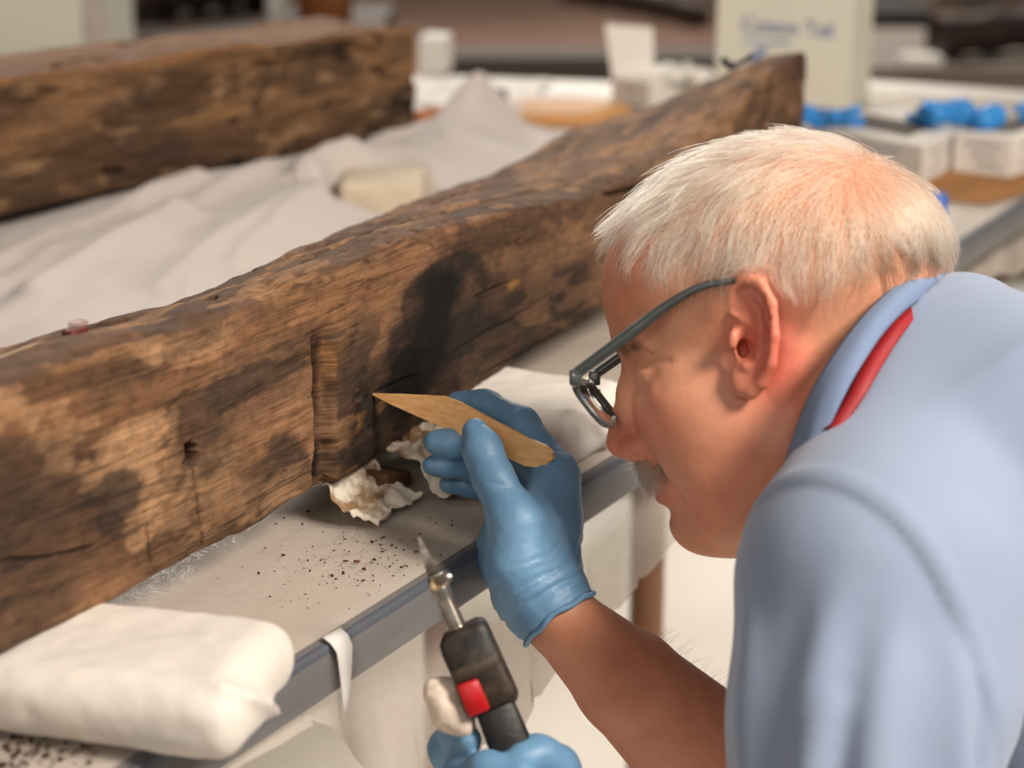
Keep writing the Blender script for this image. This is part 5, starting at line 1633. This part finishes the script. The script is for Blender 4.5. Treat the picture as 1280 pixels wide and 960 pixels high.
def glove_r(p):
    f32 = lambda a: np.asarray(a, np.float32)
    d = fingers_sd(p)
    palm = chain(p, [(692, 596, 1.228, 26), (690, 650, 1.225, 30), (684, 712, 1.212, 34)], 0.01)
    palm = smin(palm, chain(p, [(688, 612, 1.248, 26), (676, 660, 1.240, 32), (674, 716, 1.218, 36)], 0.01), 0.016)
    palm = smin(palm, chain(p, [(676, 646, 1.262, 24), (650, 690, 1.252, 34), (664, 738, 1.220, 36)], 0.01), 0.016)
    palm = smin(palm, chain(p, [(632, 640, 1.262, 22), (632, 690, 1.250, 32), (655, 740, 1.222, 36)], 0.01), 0.016)
    th = chain(p, F_THUMB, 0.006)
    th = smin(th, chain(p, [(645, 655, 1.188, 31), (648, 705, 1.190, 40), (668, 742, 1.196, 40)], 0.01), 0.012)
    palm = smin(palm, chain(p, [(694, 596, 1.226, 18), (664, 640, 1.205, 22)], 0.008), 0.010)   # web
    palm = smin(palm, chain(p, [(698, 608, 1.220, 20), (690, 660, 1.208, 28), (682, 712, 1.200, 38)], 0.01), 0.016)
    d = smin(d, palm, 0.007)
    d = smin(d, th, 0.010)
    cuff = sd_cap(p, f32(P(672, 742, 1.203)), f32(P(702, 776, 1.195)), px2(48), px2(51.5))
    d = smin(d, cuff, 0.014)
    # cut at the cuff
    cn = np.asarray(WRR - P(668, 730, 1.2)); cn /= np.linalg.norm(cn)
    e = (p - f32(P(698, 772, 1.195))) @ f32(cn)
    # wrinkles round the wrist, across the arm
    wz = sstep(-0.045, -0.015, e) * (1 - sstep(-0.004, 0.0, e))
    q_ = np.stack([e * 260 + 1.2 * fbm(p * 30, 2, 401) * 3, p @ f32(UP) * 18, p @ f32(FW) * 18], -1)
    d = d - 0.0011 * wz * (1 - 2 * np.abs(vn(q_, 402)))
    # creases at the finger joints
    for a, b, w_ in (((601, 488, 1.25), (596, 524, 1.25), 0.0008), ((645, 505, 1.24), (634, 545, 1.24), 0.0009), ((610, 602, 1.18), (655, 614, 1.18), 0.0006), ((612, 614, 1.175), (650, 622, 1.175), 0.0005)):
        ds_, _ = poly_dist(p, np.array([P(*a), P(*b)]))
        d = d + w_ * np.exp(-(ds_ / 0.0022) ** 2)
    d = d - 0.0004 * fbm(p * 140, 2, 403)
    return smax(d, e, 0.001)
c0_, c1_ = P(640, 640, 1.235) - 0.095, P(640, 640, 1.235) + 0.095
v, f = sd_mesh(glove_r, c0_, c1_, 0.0013, 5)
gv = mk('glove', v, f, nitrile, person); fixn(gv); gv['label'] = 'blue nitrile glove holding the wooden pick'
cn = np.asarray(WRR - P(668, 730, 1.2)); cn /= np.linalg.norm(cn)
e1 = np.cross(cn, FW); e1 /= np.linalg.norm(e1); e2 = np.cross(cn, e1)
cc0 = P(699, 772.5, 1.195)
cr_ = np.array([cc0 + (e1 * math.cos(a) + e2 * math.sin(a)) * (px2(51.8) + 0.0006 * math.sin(a * 5) + 0.0004 * math.sin(a * 11)) + cn * (0.001 * math.sin(3 * a) + 0.0006 * math.sin(7 * a)) for a in np.linspace(0, 2 * math.pi, 96, endpoint=False)])
v, f = tube(cr_, 0.0017, 8, closed=True)
mk('cuff_bead', v, f, nitrile, gv)

# ---- wooden pick
t = NT('pick_wood'); o_ = t.obj()
g_ = t.noise(t.mapping(o_, (40, 160, 420)), 1.0, 5, 0.6, 0.5)
t.p(Base__Color=t.ramp(g_, (0.3, srgb(228, 168, 106)), (0.6, srgb(248, 198, 138))), Roughness=0.55, Normal=t.bump(g_, 0.15, 0.0006))
tip_s, tip_z = on_front(462, 492)
tipw = BA + BD * tip_s; tipw[2] = tip_z; tipw = tipw + BN * 0.003
dt = (tipw - CAM) @ FW
ol = [(462, 491.5), (500, 492.5), (553, 495), (572, 502), (620, 528), (660, 548), (682, 557), (690, 565), (690, 574), (684, 581), (672, 585), (655, 583), (610, 562), (560, 538), (520, 520), (490, 506)]
dpk = lambda x: np.interp(x, [462, 600, 690], [dt, 1.236, 1.212])
out_ = np.array([P(x, y, dpk(x)) for x, y in ol])
# flatten to one plane
ce_ = out_.mean(0); _, _, vt = np.linalg.svd(out_ - ce_); nn_ = vt[2]
if nn_ @ FW < 0: nn_ = -nn_
out_ = out_ - ((out_ - ce_) @ nn_)[:, None] * nn_
v, f = prism(out_, nn_ * 0.0042, 0.0007)
pk_ = mk('wooden_pick', v, f, t.m, smooth=False); fixn(pk_)
tag(pk_, 'flat pointed wooden pick held in the right glove against the timber', 'pick')

# ---- left hand in glove with the tool
def glove_l(p):
    f32 = lambda a: np.asarray(a, np.float32)
    d = chain(p, [(640, 1000, 1.10, 52), (668, 1030, 1.09, 56)], 0.01)
    for c_ in ([(578, 1000, 1.12, 24), (560, 935, 1.105, 22), (572, 912, 1.085, 19), (586, 925, 1.070, 17)],
               [(690, 1010, 1.085, 30), (694, 962, 1.075, 29), (672, 946, 1.066, 25), (652, 950, 1.058, 21)],
               [(590, 1000, 1.115, 25), (580, 965, 1.080, 23), (610, 962, 1.056, 21), (650, 968, 1.050, 20)],
               [(600, 1040, 1.115, 25), (588, 1004, 1.076, 23), (620, 1002, 1.052, 21), (662, 1008, 1.050, 20)],
               [(612, 1076, 1.11, 23), (600, 1046, 1.076, 21), (630, 1042, 1.054, 19), (668, 1046, 1.054, 18)]):
        d = smin(d, chain(p, c_, 0.008), 0.004)
    d = smin(d, sd_cap(p, f32(P(668, 1030, 1.09)), f32(WRL + (ELL - WRL) * 0.12), px2(52, 1.09), px2(62, 1.09)), 0.014)
    e = (p - f32(WRL + (ELL - WRL) * 0.1)) @ f32((ELL - WRL) / np.linalg.norm(ELL - WRL))
    return smax(d - 0.0004 * fbm(p * 120, 2, 410), e, 0.001)
c_ = P(640, 1010, 1.09)
v, f = sd_mesh(glove_l, c_ - 0.10, c_ + 0.10, 0.0018, 5)
gv2 = mk('glove', v, f, nitrile, person); fixn(gv2); gv2['label'] = 'blue nitrile glove gripping the black tool'

tool = empty('cutting_tool', P(605, 860, 1.06), 'grimy black hand tool with steel blade and red switch in the left glove', 'tool')
t = NT('tool_black'); o_ = t.obj()
gr = t.noise(o_, 55, 5, 0.7)
t.p(Base__Color=t.ramp(gr, (0.42, srgb(28, 24, 22)), (0.58, srgb(58, 46, 36)), (0.78, srgb(112, 90, 66))), Roughness=0.55, Normal=t.bump(t.noise(o_, 160, 4), 0.4, 0.0012))
tblk = t.m
DT = 1.055
def slab(pxs, d, th, bev=0.002):
    return prism([P(x, y, d) for x, y in pxs], FW * th, bev)
body_px = [(549, 808), (553, 797), (563, 791), (594, 777), (603, 777), (609, 783), (622, 812), (638, 848), (648, 871), (646, 877), (634, 881), (592, 900), (586, 899), (580, 890), (566, 852), (552, 820)]
v, f = slab(body_px, DT, 0.024, 0.003); tb_ = mk('housing', v, f, tblk, tool); fixn(tb_)
v, f = slab([(590, 880), (636, 866), (664, 928), (676, 975), (640, 985), (612, 942)], DT + 0.003, 0.018, 0.003); fixn(mk('handle', v, f, plain('tool_handle', srgb(26, 23, 22), 0.55, 0.4, 60, 0.4, 0.001), tool))
v, f = slab([(571, 857), (595, 849), (598, 851), (612, 884), (611, 888), (588, 897), (585, 895), (571, 860)], DT - 0.0016, 0.004, 0.0008)
fixn(mk('switch', v, f, plain('switch_red', srgb(182, 16, 22), 0.45, 0.1, 100), tool))
v, f = slab([(562, 841), (615, 817), (622, 833), (569, 857)], DT - 0.0008, 0.003, 0.0006)
fixn(mk('grip_band', v, f, plain('tool_band', srgb(64, 52, 40), 0.6, 0.4, 80, 0.5, 0.001), tool))
t = NT('steel_worn'); o_ = t.obj()
t.p(Base__Color=t.ramp(t.noise(o_, 90, 4), (0.35, srgb(92, 80, 68)), (0.6, srgb(176, 168, 158))), Metallic=0.9, Roughness=0.28, Normal=t.bump(t.noise(o_, 200, 3), 0.2, 0.0008))
stl = t.m
v, f = slab([(521, 670), (526, 671), (536, 690), (545, 707), (551, 722), (545, 736), (538, 730), (533, 716), (527, 697)], DT + 0.010, 0.003, 0.0006); bl_ = mk('blade', v, f, stl, tool, smooth=False); fixn(bl_)
ax_ = [P(541, 716, DT + 0.0115), P(551, 738, DT + 0.0115), P(560, 758, DT + 0.0115), P(573, 789, DT + 0.0115)]
v, f = tube(spline(ax_, 16), np.interp(np.linspace(0, 1, 16), [0, .25, .5, 1], [0.0030, 0.0056, 0.0046, 0.0052]), 14); mk('shaft', v, f, stl, tool)
a_, b_ = P(541, 728, DT + 0.004), P(559, 722, DT + 0.014)
v, f = tube([a_, (a_ + b_) / 2, b_], [0.0036, 0.0042, 0.0036], 10); mk('clamp_screw', v, f, stl, bl_)
v, f = tube([P(545, 731, DT + 0.003), P(545.4, 731.2, DT + 0.006)], 0.0030, 12); mk('screw_head', v, f, plain('brass_worn', srgb(150, 128, 90), 0.35), bl_)
# dirty white wad pinched behind the tool
def wad(p):
    d = chain(p, [(553, 872, 1.068, 22), (562, 890, 1.068, 21), (578, 904, 1.068, 16)], 0.006)
    d = smin(d, chain(p, [(545, 862, 1.066, 14), (566, 860, 1.068, 14)], 0.004), 0.004)
    return d - 0.0022 * fbm(p * 70, 3, 420)
c_ = P(564, 882, 1.067)
v, f = sd_mesh(wad, c_ - 0.03, c_ + 0.03, 0.0011, 4)
wd_ = mk('cotton_wad', v, f, plain('wad_dirty', srgb(222, 204, 186), 0.9, 0.2, 90, 0.4, 0.001)); fixn(wd_)
tag(wd_, 'dirty white cotton wad pinched between left glove and tool', 'cotton wad')
